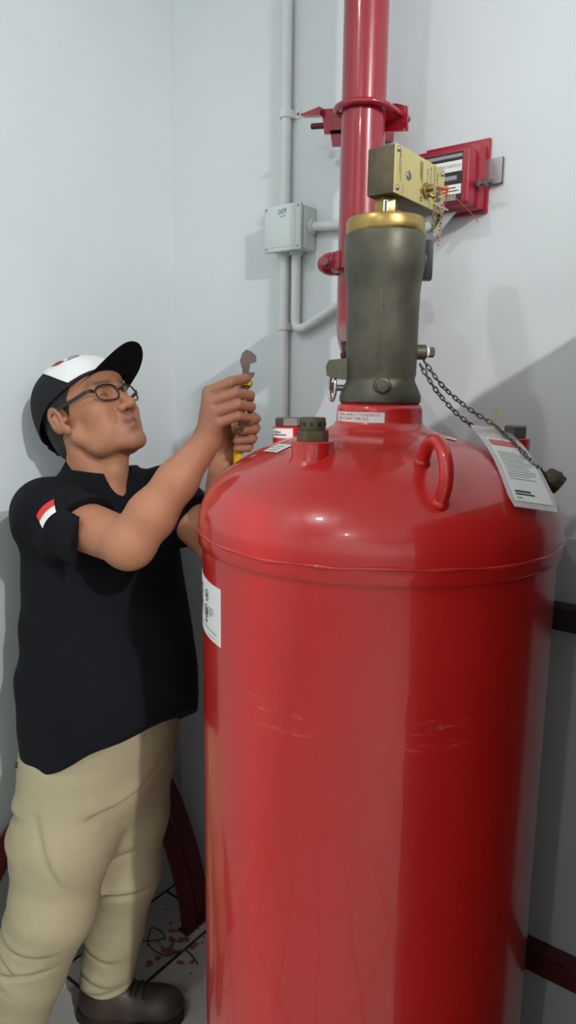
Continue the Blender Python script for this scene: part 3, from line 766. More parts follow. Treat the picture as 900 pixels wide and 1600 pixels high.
# ================================================================ RED DISCHARGE PIPE
PX, PY, PR = -0.809, 1.310, 0.0445
pp = thing('discharge_pipe', 'vertical crimson painted steel discharge pipe running up behind the valve', 'pipe', (PX, PY, 1.60))
pts = [(PX, PY, CEIL_Z - 0.002), (PX, PY, 2.2), (PX, PY, 1.80), (PX, PY, 1.745)]
ctr = Vector((AX.x, AX.y, 1.675)) + dl * 0.105
b0 = Vector((PX, PY, 1.745)); b1_ = Vector((PX, PY, 1.675))
for k in range(1, 8):
    t_ = k / 8; pts.append(tuple(b0 * (1 - t_) ** 2 + b1_ * (2 * t_ * (1 - t_)) + ctr * t_ ** 2))
pts.append(tuple(ctr))
MB().tube(pts, PR, 40).build('pipe', M['pipe_red'], pp, 50)
def coupling(z, ang, name='coupling', bolt_up=False):
    mb = MB().lathe([(PR - 0.001, z - 0.021), (PR + 0.011, z - 0.020), (PR + 0.016, z - 0.016), (PR + 0.016, z + 0.016), (PR + 0.011, z + 0.020), (PR - 0.001, z + 0.021)], (PX, PY, 0), seg=40, cap=False)
    o = mb.build('coupling', M['pipe_red'], pp, 30)
    for a in (ang, ang + 180):
        d = Vector((cos(radians(a)), sin(radians(a)), 0)); t = Vector((-d.y, d.x, 0))
        c = Vector((PX, PY, z))
        # rounded bolt pad, then nut and stud across it
        MB().lathe([(0.024, 0.046), (0.024, 0.060), (0.021, 0.072), (0.013, 0.084), (0.007, 0.088), (0, 0.089)], c, d, 16, cap=False).build('bolt_pad', M['pipe_red'], o, 40)
        MB().lathe([(0.0075, -0.036), (0.0075, 0.036)], c + d * 0.068, t, 12).build('bolt', M['pipe_red'], o, 40)
        for s in (-1, 1): MB().hexnut(c + d * 0.068 + t * (0.026 * s), t, 0.019, 0.010).build('nut', M['pipe_red'], o, 30)
    for k in range(18):
        a = 2 * pi * k / 18; d = Vector((cos(a), sin(a), 0)); t = Vector((-d.y, d.x, 0))
        MB().box(Vector((PX, PY, z)) + d * (PR + 0.0165), (0.004, 0.006, 0.032), (d, t, Vector((0, 0, 1))), 0.001, 1).build('rib', M['pipe_red'], o, 40)
    return o
coupling(1.857, 205.0)
# stud and nut standing up from the lower joint
sd = Vector((-0.30, 0.15, 1.0)).normalized(); sp_ = Vector((-0.742, 1.165, 1.655))
MB().tube([sp_ - sd * 0.03, sp_ + sd * 0.034], 0.0068, 12).build('stud', M['dark_red'], pp, 40)
MB().hexnut(sp_ + sd * 0.008, sd, 0.019, 0.011).build('nut', M['dark_red'], pp, 30)

# ================================================================ PIPE BRACKET
br = thing('pipe_bracket', 'crimson angle-iron bracket with a U-bolt clamping the pipe to the wall', 'bracket', (PX, YB, 2.13))
YW = 1.362
th = 0.005
MB().prism([(-0.948, YW, 2.197), (-0.765, YW, 2.170), (-0.740, YW, 2.160), (-0.737, YW, 2.113), (-0.940, YW, 2.145)], (0, th, 0)).build('web', M['pipe_red'], br)
MB().prism([(-0.996, YW - 0.012, 2.1935), (-0.946, YW - 0.012, 2.1985), (-0.944, YW - 0.012, 2.181), (-0.996, YW - 0.012, 2.1905)], (0, 0.016, 0)).build('wing', M['pipe_red'], br)
MB().prism([(-0.925, YW, 2.150), (-0.870, YW, 2.142), (-0.870, YW, 2.108), (-0.918, YW, 2.116)], (0, th, 0)).build('tab', M['pipe_red'], br)
MB().box((-0.845, (YW + th + YB) / 2, 2.150), (0.040, YB - YW - th, 0.030)).build('wall_arm', M['pipe_red'], br)
ub = [(PX - PR - 0.014, YW + 0.03, 2.160)]
for k in range(17):
    a = pi - pi * k / 16
    ub.append((PX + (PR + 0.0075) * cos(a) * 1.1, PY - (PR + 0.0075) * sin(a), 2.155 - 0.004 * k / 16 * 2))
ub.append((PX + PR + 0.012, YW + 0.03, 2.146))
MB().tube(smooth_path(ub, 2), 0.0062, 12).build('u_bolt', M['pipe_red'], br, 60)
for q in ((PX - PR - 0.014, YW + 0.010, 2.160), (PX + PR + 0.012, YW + 0.010, 2.146)):
    MB().hexnut(q, (0, 1, 0), 0.017, 0.009).build('nut', M['pipe_red'], br, 30)
MB().tube([(-0.975, YW + 0.002, 2.168), (-0.905, YW + 0.012, 2.161)], 0.0062, 12).build('stud', M['dark_red'], br, 40)

# ================================================================ JUNCTION BOX
jx, jz = -1.083, 1.975; jw, jh, jd = 0.104, 0.100, 0.058
jb = thing('junction_box', 'pale grey square plastic junction box with 009 in blue marker, on the wall', 'junction box', (jx, YB, jz))
MB().box((jx + 0.004, YB - jd / 2 + 0.004, jz), (jw, jd - 0.008, jh), bevel=0.007, seg=3).build('body', M['pvc_box'], jb, 40)
ld_ = MB().box((jx, YB - jd - 0.001, jz), (jw + 0.006, 0.010, jh + 0.006), bevel=0.0035, seg=3).build('lid', M['pvc_box'], jb, 40)
MB().box((jx - 0.004, YB - jd - 0.0063, jz - 0.001), (jw - 0.016, 0.0016, jh - 0.016), bevel=0.0006).build('lid_panel', M['pvc_box'], ld_, 40)
for sx in (-1, 1):
    for sz in (-1, 1):
        MB().lathe([(0.0032, 0), (0.0032, 0.0012), (0, 0.0012)], (jx + sx * 0.047, YB - jd - 0.0058, jz + sz * 0.045), (0, -1, 0), 12, cap=False).build('screw', M['grey_ink'], ld_)
co, fs = text_mesh('009', 0.017)
place_flat(co, fs, lambda x, y: Vector((jx + 0.002 + x, YB - jd - 0.0074, jz + 0.036 + y + 0.08 * x)), 'marker_writing', M['blue_ink'], ld_)
place_flat(*bars([(-0.006, -0.0115, 0.010, -0.010)]), lambda x, y: Vector((jx + 0.002 + x, YB - jd - 0.0074, jz + 0.036 + y + 0.12 * x)), 'marker_writing', M['blue_ink'], ld_)
CY = YB - 0.018
for q, d in (((jx - 0.026, CY, jz - 0.050), (0, 0, -1)), ((jx + 0.010, CY, jz - 0.050), (0, 0, -1)), ((jx + 0.056, CY, jz + 0.004), (1, 0, 0)), ((jx - 0.026, CY, jz + 0.050), (0, 0, 1))):
    MB().lathe([(0.0175, -0.004), (0.0175, 0.004), (0.015, 0.007)], q, d, 24).build('socket_collar', M['pvc_box'], jb, 40)
# conduits
CR = 0.0125
c1x = -1.109
def conduit(pts, label, r=CR):
    mb = MB().tube(pts, r, 16)
    o = mb.build('conduit', M['pvc'], None, 50, org=pts[-1]); tag(o, label, 'conduit', 'white conduits on the back wall'); return o
conduit([(c1x, CY, CEIL_Z - 0.001), (c1x, CY, 2.3), (c1x, CY, jz + 0.050)], 'straight white conduit rising from the junction box up the wall')
conduit([(c1x, CY, jz - 0.050), (c1x, CY, 1.5), (c1x, CY, 0.9)], 'straight white conduit dropping from the junction box behind the cylinder')
cb = [(jx + 0.010, CY, jz - 0.050), (jx + 0.010, CY, 1.85), (jx + 0.010, CY, 1.772)]
A_, B_, C_ = Vector((jx + 0.010, CY, 1.772)), Vector((jx + 0.008, CY, 1.735)), Vector((jx + 0.045, CY - 0.004, 1.748))
for k in range(1, 8):
    t_ = k / 8; cb.append(tuple(A_ * (1 - t_) ** 2 + B_ * (2 * t_ * (1 - t_)) + C_ * t_ ** 2))
cb += [tuple(C_), (-0.93, CY - 0.005, 1.800), (-0.80, CY - 0.006, 1.858), (-0.775, CY - 0.006, 1.878), (-0.763, CY - 0.006, 1.910), (-0.760, CY - 0.006, 1.952)]
conduit(cb, 'white conduit bent sideways below the junction box and rising past the red pipe', 0.0115)
conduit([(jx + 0.058, CY, jz + 0.004), (-0.96, CY, jz - 0.001), (-0.80, CY, jz - 0.006), (-0.700, CY, jz - 0.010)], 'short level white conduit leaving the right side of the junction box', 0.0105)
# saddle clips
def saddle(z, label, dx=0.0):
    t = thing('saddle_clip', label, 'pipe clip', (c1x + dx, YB, z), 'conduit saddle clips')
    mb = MB(); pts = [(c1x + dx - 0.032, YB - 0.0022, z), (c1x + dx - 0.0165, YB - 0.0022, z)]
    for k in range(9):
        a = pi - pi * k / 8; pts.append((c1x + dx + (CR + 0.0022) * cos(a), CY - (CR + 0.0022) * sin(a) , z))
    pts += [(c1x + dx + 0.0165, YB - 0.0022, z), (c1x + dx + 0.032, YB - 0.0022, z)]
    mb.tube(pts, 0, flat=(0.018, 0.0022), up=(0, 0, 1)); mb.build('strap', M['pvc'], t, 40)
    for s in (-1, 1):
        MB().lathe([(0.0034, 0.0), (0.003, 0.0018), (0, 0.002)], (c1x + dx + s * 0.025, YB - 0.0033, z), (0, -1, 0), 12, cap=False).build('screw', M['grey_steel'], t, 40)
saddle(2.243, 'white saddle clip on the conduit above the junction box')
saddle(1.752, 'white saddle clip on the conduit below the junction box')

# ================================================================ RED SWITCH BOX
sb = thing('switch_box', 'crimson pressure operated switch box with black and white nameplate, on the wall', 'switch box', (-0.66, YB, 2.02))
bx0, bx1, bz0, bz1 = -0.752, -0.612, 1.962, 2.094
MB().box(((bx0 + bx1) / 2 + 0.014, YB - 0.006, 2.028), (0.140, 0.010, 0.142), bevel=0.002).build('back_plate', M['box_red'], sb, 40)
MB().box(((bx0 + bx1) / 2 + 0.012, YB - 0.028, 2.022), (0.136, 0.036, 0.122), bevel=0.003).build('base', M['box_red'], sb, 40)
yf = YB - 0.086
lidw = 0.110
lx = -0.662
lid = MB().box((lx, (YB - 0.044 + yf) / 2, 2.015), (lidw, YB - 0.044 - yf, 0.106), bevel=0.005, seg=3).build('lid', M['box_red'], sb, 40)
npl = MB().box((lx - 0.006, yf - 0.0008, 2.013), (0.094, 0.002, 0.092)).build('nameplate', M['black'], lid)
yp = yf - 0.0021
for zc, h, s in ((2.033, 0.020, 'OPERATED SWITCH'), (1.990, 0.018, None), (2.0115, 0.008, None), (1.9745, 0.010, None)):
    w_ = 0.094 if s or h > 0.015 else 0.05
    cx_ = lx - 0.006 if w_ > 0.09 else lx + 0.006
    pl_ = MB().box((cx_, yp, zc), (w_, 0.0006, h)).build('print_panel', M['paper'] if w_ > 0.09 else M['grey_ink'], npl)
    if s:
        co, fs = text_mesh(s, 0.0078, 'RIGHT')
        place_flat(co, fs, lambda x, y: Vector((lx + 0.039 + x, yp - 0.0005, zc + y)), 'lettering', M['ink'], npl)
    elif h > 0.015:
        place_flat(*bars([(-0.02, 0.002, 0.03, 0.004), (-0.01, -0.004, 0.036, -0.002)]), lambda x, y: Vector((lx + x, yp - 0.0005, zc + y)), 'printed_lines', M['ink'], npl)
MB().box((lx - 0.006, yp, 2.052), (0.094, 0.0006, 0.006)).build('print_panel', M['grey_ink'], npl)
# bolt through the right side and its steel angle
MB().lathe([(0.0045, 0), (0.0045, 0.034)], (lx + lidw / 2 + 0.004, YB - 0.055, 2.002), (1, 0, 0), 12).build('bolt', M['grey_steel'], sb, 40)
for k in (0.008, 0.024): MB().hexnut((lx + lidw / 2 + k, YB - 0.055, 2.002), (1, 0, 0), 0.014, 0.007).build('nut', M['grey_steel'], sb, 30)
MB().box((-0.586, YB - 0.010, 2.034), (0.034, 0.004, 0.048)).build('steel_angle', M['steel'], sb)
MB().box((-0.5705, YB - 0.008, 2.034), (0.003, 0.014, 0.048)).build('steel_angle', M['steel'], sb)
MB().lathe([(0.006, 0), (0.005, 0.003), (0, 0.004)], (-0.702, YB - 0.0115, 1.954), (0, -1, 0), 16, cap=False).build('screw', M['steel'], sb, 40)
# corrugated flexible conduit leaving the underside
fc = [(-0.700, YB - 0.045, 1.958), (-0.712, YB - 0.046, 1.940), (-0.735, YB - 0.05, 1.930), (-0.765, YB - 0.05, 1.928)]
P_ = smooth_path(fc, 14)
MBf = MB().tube(P_, [0.0125 if i % 2 else 0.0105 for i in range(len(P_))], 16)
o = MBf.build('flexible_conduit', M['pvc'], None, 30, org=fc[-1]); tag(o, 'white corrugated flexible conduit under the crimson switch box', 'conduit')
o = MB().prism([(-0.672, YB - 0.05, 1.957), (-0.646, YB - 0.05, 1.957), (-0.690, YB - 0.05, 1.912), (-0.698, YB - 0.05, 1.920)], (0, 0.003, 0)).build('steel_strap', M['steel'], None, None, org=(-0.68, YB - 0.05, 1.93))
tag(o, 'thin folded steel strap hanging below the switch box', 'strap')

# ================================================================ MOUNTING RAILS behind the cylinder
for z, lab in ((1.148, 'black steel mounting rail on the wall behind the cylinder, upper of two'), (0.360, 'dark red steel mounting rail low on the wall behind the cylinder')):
    t = thing('mounting_rail', lab, 'rail', (-0.3, YB, z), 'mounting rails')
    m_ = M['black_rail'] if z > 1 else M['dark_red']
    mb = MB().box((-0.47, YB - 0.048, z), (0.90, 0.004, 0.046)); mb.box((-0.47, YB - 0.025, z + 0.021), (0.90, 0.048, 0.004)); mb.box((-0.47, YB - 0.025, z - 0.021), (0.90, 0.048, 0.004))
    mb.build('channel', m_, t)
    for xx in (-0.88, -0.05): MB().hexnut((xx, YB - 0.053, z), (0, 1, 0), 0.018, 0.008).build('bolt', M['grey_steel'], t, 30)
# ================================================================ RED HOOP on the floor by the corner
hp = thing('bar_hoop', 'dark red hoop of two flat bars standing on the floor behind the man', 'hoop', (-1.42, 1.25, 0))
for k, dy in enumerate((0.0, -0.058)):
    pth = smooth_path([(-1.480, 0.56 + dy, 0.002), (-1.485, 0.68 + dy, 0.24), (-1.487, 0.84 + dy * 0.3, 0.475), (-1.480, 1.00, 0.585), (-1.470, 1.16, 0.595), (-1.462, 1.27 + dy * 0.4, 0.53), (-1.440, 1.335 + dy, 0.41), (-1.398, 1.366 + dy, 0.25), (-1.362, 1.376 + dy, 0.11), (-1.345, 1.378 + dy, 0.002)], 6)
    MB().tube(pth, 0, flat=(0.012, 0.046), up=(0.9, -0.2, 0.2)).build('flat_bar', M['dark_red'], hp)
MB().box((-1.345, 1.350, 0.0035), (0.040, 0.12, 0.005), bevel=0.001).build('foot_plate', M['dark_red'], hp)
# loose wire on the floor
wp = [(-1.434, 1.183), (-1.401, 1.205), (-1.376, 1.230), (-1.372, 1.246), (-1.398, 1.254), (-1.428, 1.246), (-1.422, 1.231), (-1.394, 1.199), (-1.353, 1.191), (-1.319, 1.205), (-1.300, 1.240), (-1.270, 1.245), (-1.230, 1.235)]
wo = MB().tube(smooth_path([(x, y, 0.0035 + 0.002 * (i % 3)) for i, (x, y) in enumerate(wp)], 8), 0.0020, 6).build('loose_wire', M['wire'], None, 60, org=(-1.36, 1.25, 0.0))
tag(wo, 'thin dark wire lying in a loose loop on the tiles by the shoe', 'wire')

# ================================================================ TALL CABINET to the right, just outside the picture; it shades the lower right
cb_ = thing('steel_cabinet', 'tall dark steel cabinet against the back wall, right of the cylinder', 'cabinet', (0.30, 1.07, 0))
CF = 0.52
MB().box((0.30, (CF + YB - 0.004) / 2, 1.005), (0.60, YB - 0.004 - CF, 1.91), bevel=0.004).build('carcass', M['cabinet'], cb_, 40)
MB().box((0.30, (CF + YB) / 2, 0.025), (0.56, YB - CF - 0.04, 0.05)).build('plinth', M['black'], cb_)
for s in (-1, 1):
    dr = MB().box((0.30 + s * 0.1475, CF - 0.0085, 1.005), (0.285, 0.016, 1.85), bevel=0.003).build('door', M['cabinet'], cb_, 40)
    MB().tube(smooth_path([(0.30 + s * 0.03, CF - 0.0165, 0.98), (0.30 + s * 0.03, CF - 0.04, 1.0), (0.30 + s * 0.03, CF - 0.04, 1.08), (0.30 + s * 0.03, CF - 0.0165, 1.10)], 5), 0.006, 8).build('handle', M['grey_steel'], dr, 60)

# ================================================================ implicit-surface modelling for the person
class Field:
    def __init__(s, lo, hi, h):
        s.lo = np.array(lo, np.float32); s.h = h
        s.n = np.ceil((np.array(hi) - np.array(lo)) / h).astype(int) + 1
        s.D = np.full(s.n, 1.0, np.float32)
    def box(s, blo, bhi):
        i0 = np.clip(np.floor((np.array(blo) - s.lo) / s.h).astype(int), 0, s.n)
        i1 = np.clip(np.ceil((np.array(bhi) - s.lo) / s.h).astype(int) + 1, 0, s.n)
        sl = tuple(slice(a, b) for a, b in zip(i0, i1))
        ax = [(s.lo[k] + s.h * np.arange(i0[k], i1[k])).astype(np.float32) for k in range(3)]
        return sl, ax[0][:, None, None], ax[1][None, :, None], ax[2][None, None, :]
    def apply(s, prim, k=0.01, mode='add'):
        f, blo, bhi = prim
        pad = max(k, 0.0) + 3 * s.h
        sl, X, Y, Z = s.box(np.array(blo) - pad, np.array(bhi) + pad)
        cur = s.D[sl]
        if cur.size == 0: return s
        d = f(X, Y, Z)
        d = np.broadcast_to(d, cur.shape)
        if mode == 'add':
            if k > 0:
                hh = np.maximum(k - np.abs(cur - d), 0) / k
                s.D[sl] = np.minimum(cur, d) - hh * hh * k * 0.25
            else: s.D[sl] = np.minimum(cur, d)
        elif mode == 'sub':
            d = -d
            if k > 0:
                hh = np.maximum(k - np.abs(cur - d), 0) / k
                s.D[sl] = np.maximum(cur, d) + hh * hh * k * 0.25
            else: s.D[sl] = np.maximum(cur, d)
        elif mode == 'disp': s.D[sl] = cur + d
        return s
    def cut(s, f):
        """keep where f(X,Y,Z) < 0, over the whole grid"""
        sl, X, Y, Z = s.box(s.lo, s.lo + s.h * s.n)
        s.D[sl] = np.maximum(s.D[sl], f(X, Y, Z))
        return s
    def mesh(s):
        D = s.D; I = D < 0
        nx, ny, nz = [v - 1 for v in D.shape]
        a = I[:-1]; b = I[1:]
        o = a | b; n = a & b
        o = o[:, :-1] | o[:, 1:]; n = n[:, :-1] & n[:, 1:]
        o = o[:, :, :-1] | o[:, :, 1:]; n = n[:, :, :-1] & n[:, :, 1:]
        mixed = o & ~n
        ijk = np.argwhere(mixed)
        idx = np.full(mixed.shape, -1, np.int32); idx[mixed] = np.arange(len(ijk))
        pos = np.zeros((len(ijk), 3), np.float64); cnt = np.zeros(len(ijk))
        C8 = [(i, j, k) for i in (0, 1) for j in (0, 1) for k in (0, 1)]
        val = {c: D[ijk[:, 0] + c[0], ijk[:, 1] + c[1], ijk[:, 2] + c[2]] for c in C8}
        for c in C8:
            for ax in range(3):
                if c[ax] == 0:
                    e = list(c); e[ax] = 1; e = tuple(e)
                    d0, d1 = val[c], val[e]
                    cr = (d0 < 0) != (d1 < 0)
                    t = np.where(cr, d0 / np.where(cr, d0 - d1, 1), 0)
                    for q in range(3):
                        pos[:, q] += np.where(cr, c[q] + (t if q == ax else 0), 0)
                    cnt += cr
        P = (ijk + pos / np.maximum(cnt, 1)[:, None]) * s.h + s.lo
        quads = []
        for ax in range(3):
            u, v = (ax + 1) % 3, (ax + 2) % 3
            lo_ = [slice(None)] * 3; hi_ = [slice(None)] * 3
            lo_[ax] = slice(0, -1); hi_[ax] = slice(1, None)
            A, B = I[tuple(lo_)], I[tuple(hi_)]
            E = np.argwhere(A != B)
            ok = (E[:, u] > 0) & (E[:, v] > 0) & (E[:, u] < D.shape[u] - 1) & (E[:, v] < D.shape[v] - 1)
            E = E[ok]
            fl = A[E[:, 0], E[:, 1], E[:, 2]]
            def cell(du, dv):
                Q = E.copy(); Q[:, u] += du; Q[:, v] += dv
                return idx[Q[:, 0], Q[:, 1], Q[:, 2]]
            q = np.stack([cell(-1, -1), cell(0, -1), cell(0, 0), cell(-1, 0)], 1)
            q[~fl] = q[~fl][:, ::-1]
            quads.append(q)
        Q = np.concatenate(quads); Q = Q[(Q >= 0).all(1)]
        return P, Q

def relax(P, Q, it=1, w=0.5):
    for _ in range(it):
        S = np.zeros_like(P); c = np.zeros(len(P))
        for a in range(4):
            b = (a + 1) % 4
            np.add.at(S, Q[:, a], P[Q[:, b]]); np.add.at(S, Q[:, b], P[Q[:, a]])
            np.add.at(c, Q[:, a], 1); np.add.at(c, Q[:, b], 1)
        P = P * (1 - w) + w * S / np.maximum(c, 1)[:, None]
    return P

def np_mesh(name, P, Q):
    me = bpy.data.meshes.new(name)
    me.vertices.add(len(P)); me.vertices.foreach_set('co', P.astype(np.float32).ravel())
    n = Q.shape[1]
    me.loops.add(len(Q) * n); me.loops.foreach_set('vertex_index', Q.astype(np.int32).ravel())
    me.polygons.add(len(Q)); me.polygons.foreach_set('loop_start', np.arange(0, len(Q) * n, n, dtype=np.int32))
    me.polygons.foreach_set('use_smooth', np.ones(len(Q), bool))
    me.update(calc_edges=True); me.validate()
    return me

def cone(a, b, ra, rb):
    a = np.array(a, np.float32); b = np.array(b, np.float32); ba = b - a; L2 = float(ba @ ba)
    def f(X, Y, Z):
        t = np.clip(((X - a[0]) * ba[0] + (Y - a[1]) * ba[1] + (Z - a[2]) * ba[2]) / L2, 0, 1)
        return np.sqrt((X - a[0] - t * ba[0]) ** 2 + (Y - a[1] - t * ba[1]) ** 2 + (Z - a[2] - t * ba[2]) ** 2) - (ra + (rb - ra) * t)
    r = max(ra, rb)
    return f, np.minimum(a, b) - r, np.maximum(a, b) + r

class Frame:
    def __init__(s, o, ex, ey, ez, sc=1.0):
        s.o = np.array(o, float); s.E = np.array([ex, ey, ez], float); s.s = sc
    def pt(s, p): return s.o + s.s * (p[0] * s.E[0] + p[1] * s.E[1] + p[2] * s.E[2])
    def local(s, P): return ((P - s.o) @ s.E.T) / s.s
def ell(fr, c, r, rot=None):
    """ellipsoid, centre c and radii r in frame fr; rot = 3x3 rows of local axes in the frame."""
    o = fr.pt(c); E = fr.E if rot is None else (np.array(rot) @ fr.E); r = np.array(r, float) * fr.s
    def f(X, Y, Z):
        x, y, z = X - o[0], Y - o[1], Z - o[2]
        q = [np.float32(E[k][0]) * x + np.float32(E[k][1]) * y + np.float32(E[k][2]) * z for k in range(3)]
        k0 = np.sqrt(sum((q[k] / r[k]) ** 2 for k in range(3))) + 1e-6
        k1 = np.sqrt(sum((q[k] / r[k] ** 2) ** 2 for k in range(3))) + 1e-6
        return (k0 * (k0 - 1) / k1).astype(np.float32)
    ext = np.sqrt(((E * r[:, None]) ** 2).sum(0))
    return f, o - ext, o + ext
def fcone(fr, a, b, ra, rb): return cone(fr.pt(a), fr.pt(b), ra * fr.s, rb * fr.s)
def loft(st, tx, ty):
    """stack of horizontal ellipses: rows (z, cx, cy, half along ty, half along tx)."""
    st = np.array(st, float); z = st[:, 0]
    zz = np.linspace(z[0], z[-1], 200)
    cols = [np.interp(zz, z, st[:, k]) for k in range(1, 5)]
    ker = np.hanning(25); ker /= ker.sum()
    cols = [np.convolve(np.pad(c, 12, mode='edge'), ker, 'valid') for c in cols]
    def f(X, Y, Z):
        Zc = np.clip(Z, z[0], z[-1]).ravel()
        cx, cy, a, b = [np.interp(Zc, zz, c).astype(np.float32)[None, None, :] for c in cols]
        dx, dy = X - cx, Y - cy
        p = (dx * tx[0] + dy * tx[1]) / b; q = (dx * ty[0] + dy * ty[1]) / a
        k0 = np.sqrt(p * p + q * q) + 1e-5
        k1 = np.sqrt((p / b) ** 2 + (q / a) ** 2) + 1e-5
        d = k0 * (k0 - 1) / k1
        return np.maximum(d, np.maximum(z[0] - Z, Z - z[-1]))
    m = st[:, 3:].max()
    return f, (st[:, 1].min() - m, st[:, 2].min() - m, z[0]), (st[:, 1].max() + m, st[:, 2].max() + m, z[-1])

def wave(c, sig, kvec, amp, ph=0.0):
    """local cloth fold: gaussian window times a sine."""
    c = np.array(c, float); sig = np.array(sig, float); kv = np.array(kvec, float)
    def f(X, Y, Z):
        x, y, z = X - c[0], Y - c[1], Z - c[2]
        g = np.exp(-((x / sig[0]) ** 2 + (y / sig[1]) ** 2 + (z / sig[2]) ** 2))
        return (amp * g * np.sin(kv[0] * x + kv[1] * y + kv[2] * z + ph)).astype(np.float32)
    return f, c - 2.4 * sig, c + 2.4 * sig

# ---------------------------------------------------------------- joints (metres, room coordinates)
MAN = Vector((-1.28, 0.98, 0.0))
HEAD_YAW, HEAD_PITCH = radians(7), radians(30.5)
hx_ = np.array([cos(HEAD_PITCH) * cos(HEAD_YAW), cos(HEAD_PITCH) * sin(HEAD_YAW), sin(HEAD_PITCH)])
hl_ = np.array([-sin(HEAD_YAW), cos(HEAD_YAW), 0]); hz_ = np.cross(hx_, hl_)
HC = np.array([-1.324, 1.013, 1.527])
H = Frame(HC, hx_, hl_, hz_, 1.05)
TY = radians(-6); TX = (cos(TY), sin(TY)); TL_ = (-sin(TY), cos(TY))
R_SH, L_SH = np.array([-1.290, 0.868, 1.335]), np.array([-1.262, 1.178, 1.338])
R_EL, R_WR = np.array([-1.0425, 0.8772, 1.2993]), np.array([-0.9373, 0.9811, 1.497])
L_EL, L_WR = np.array([-1.055, 1.145, 1.240]), np.array([-0.993, 1.083, 1.4286])
R_HIP, R_KN, R_AN = np.array([-1.272, 0.890, 0.74]), np.array([-1.262, 0.812, 0.44]), np.array([-1.395, 0.760, 0.09])
L_HIP, L_KN, L_AN = np.array([-1.275, 1.048, 0.72]), np.array([-1.252, 1.012, 0.42]), np.array([-1.305, 0.975, 0.10])

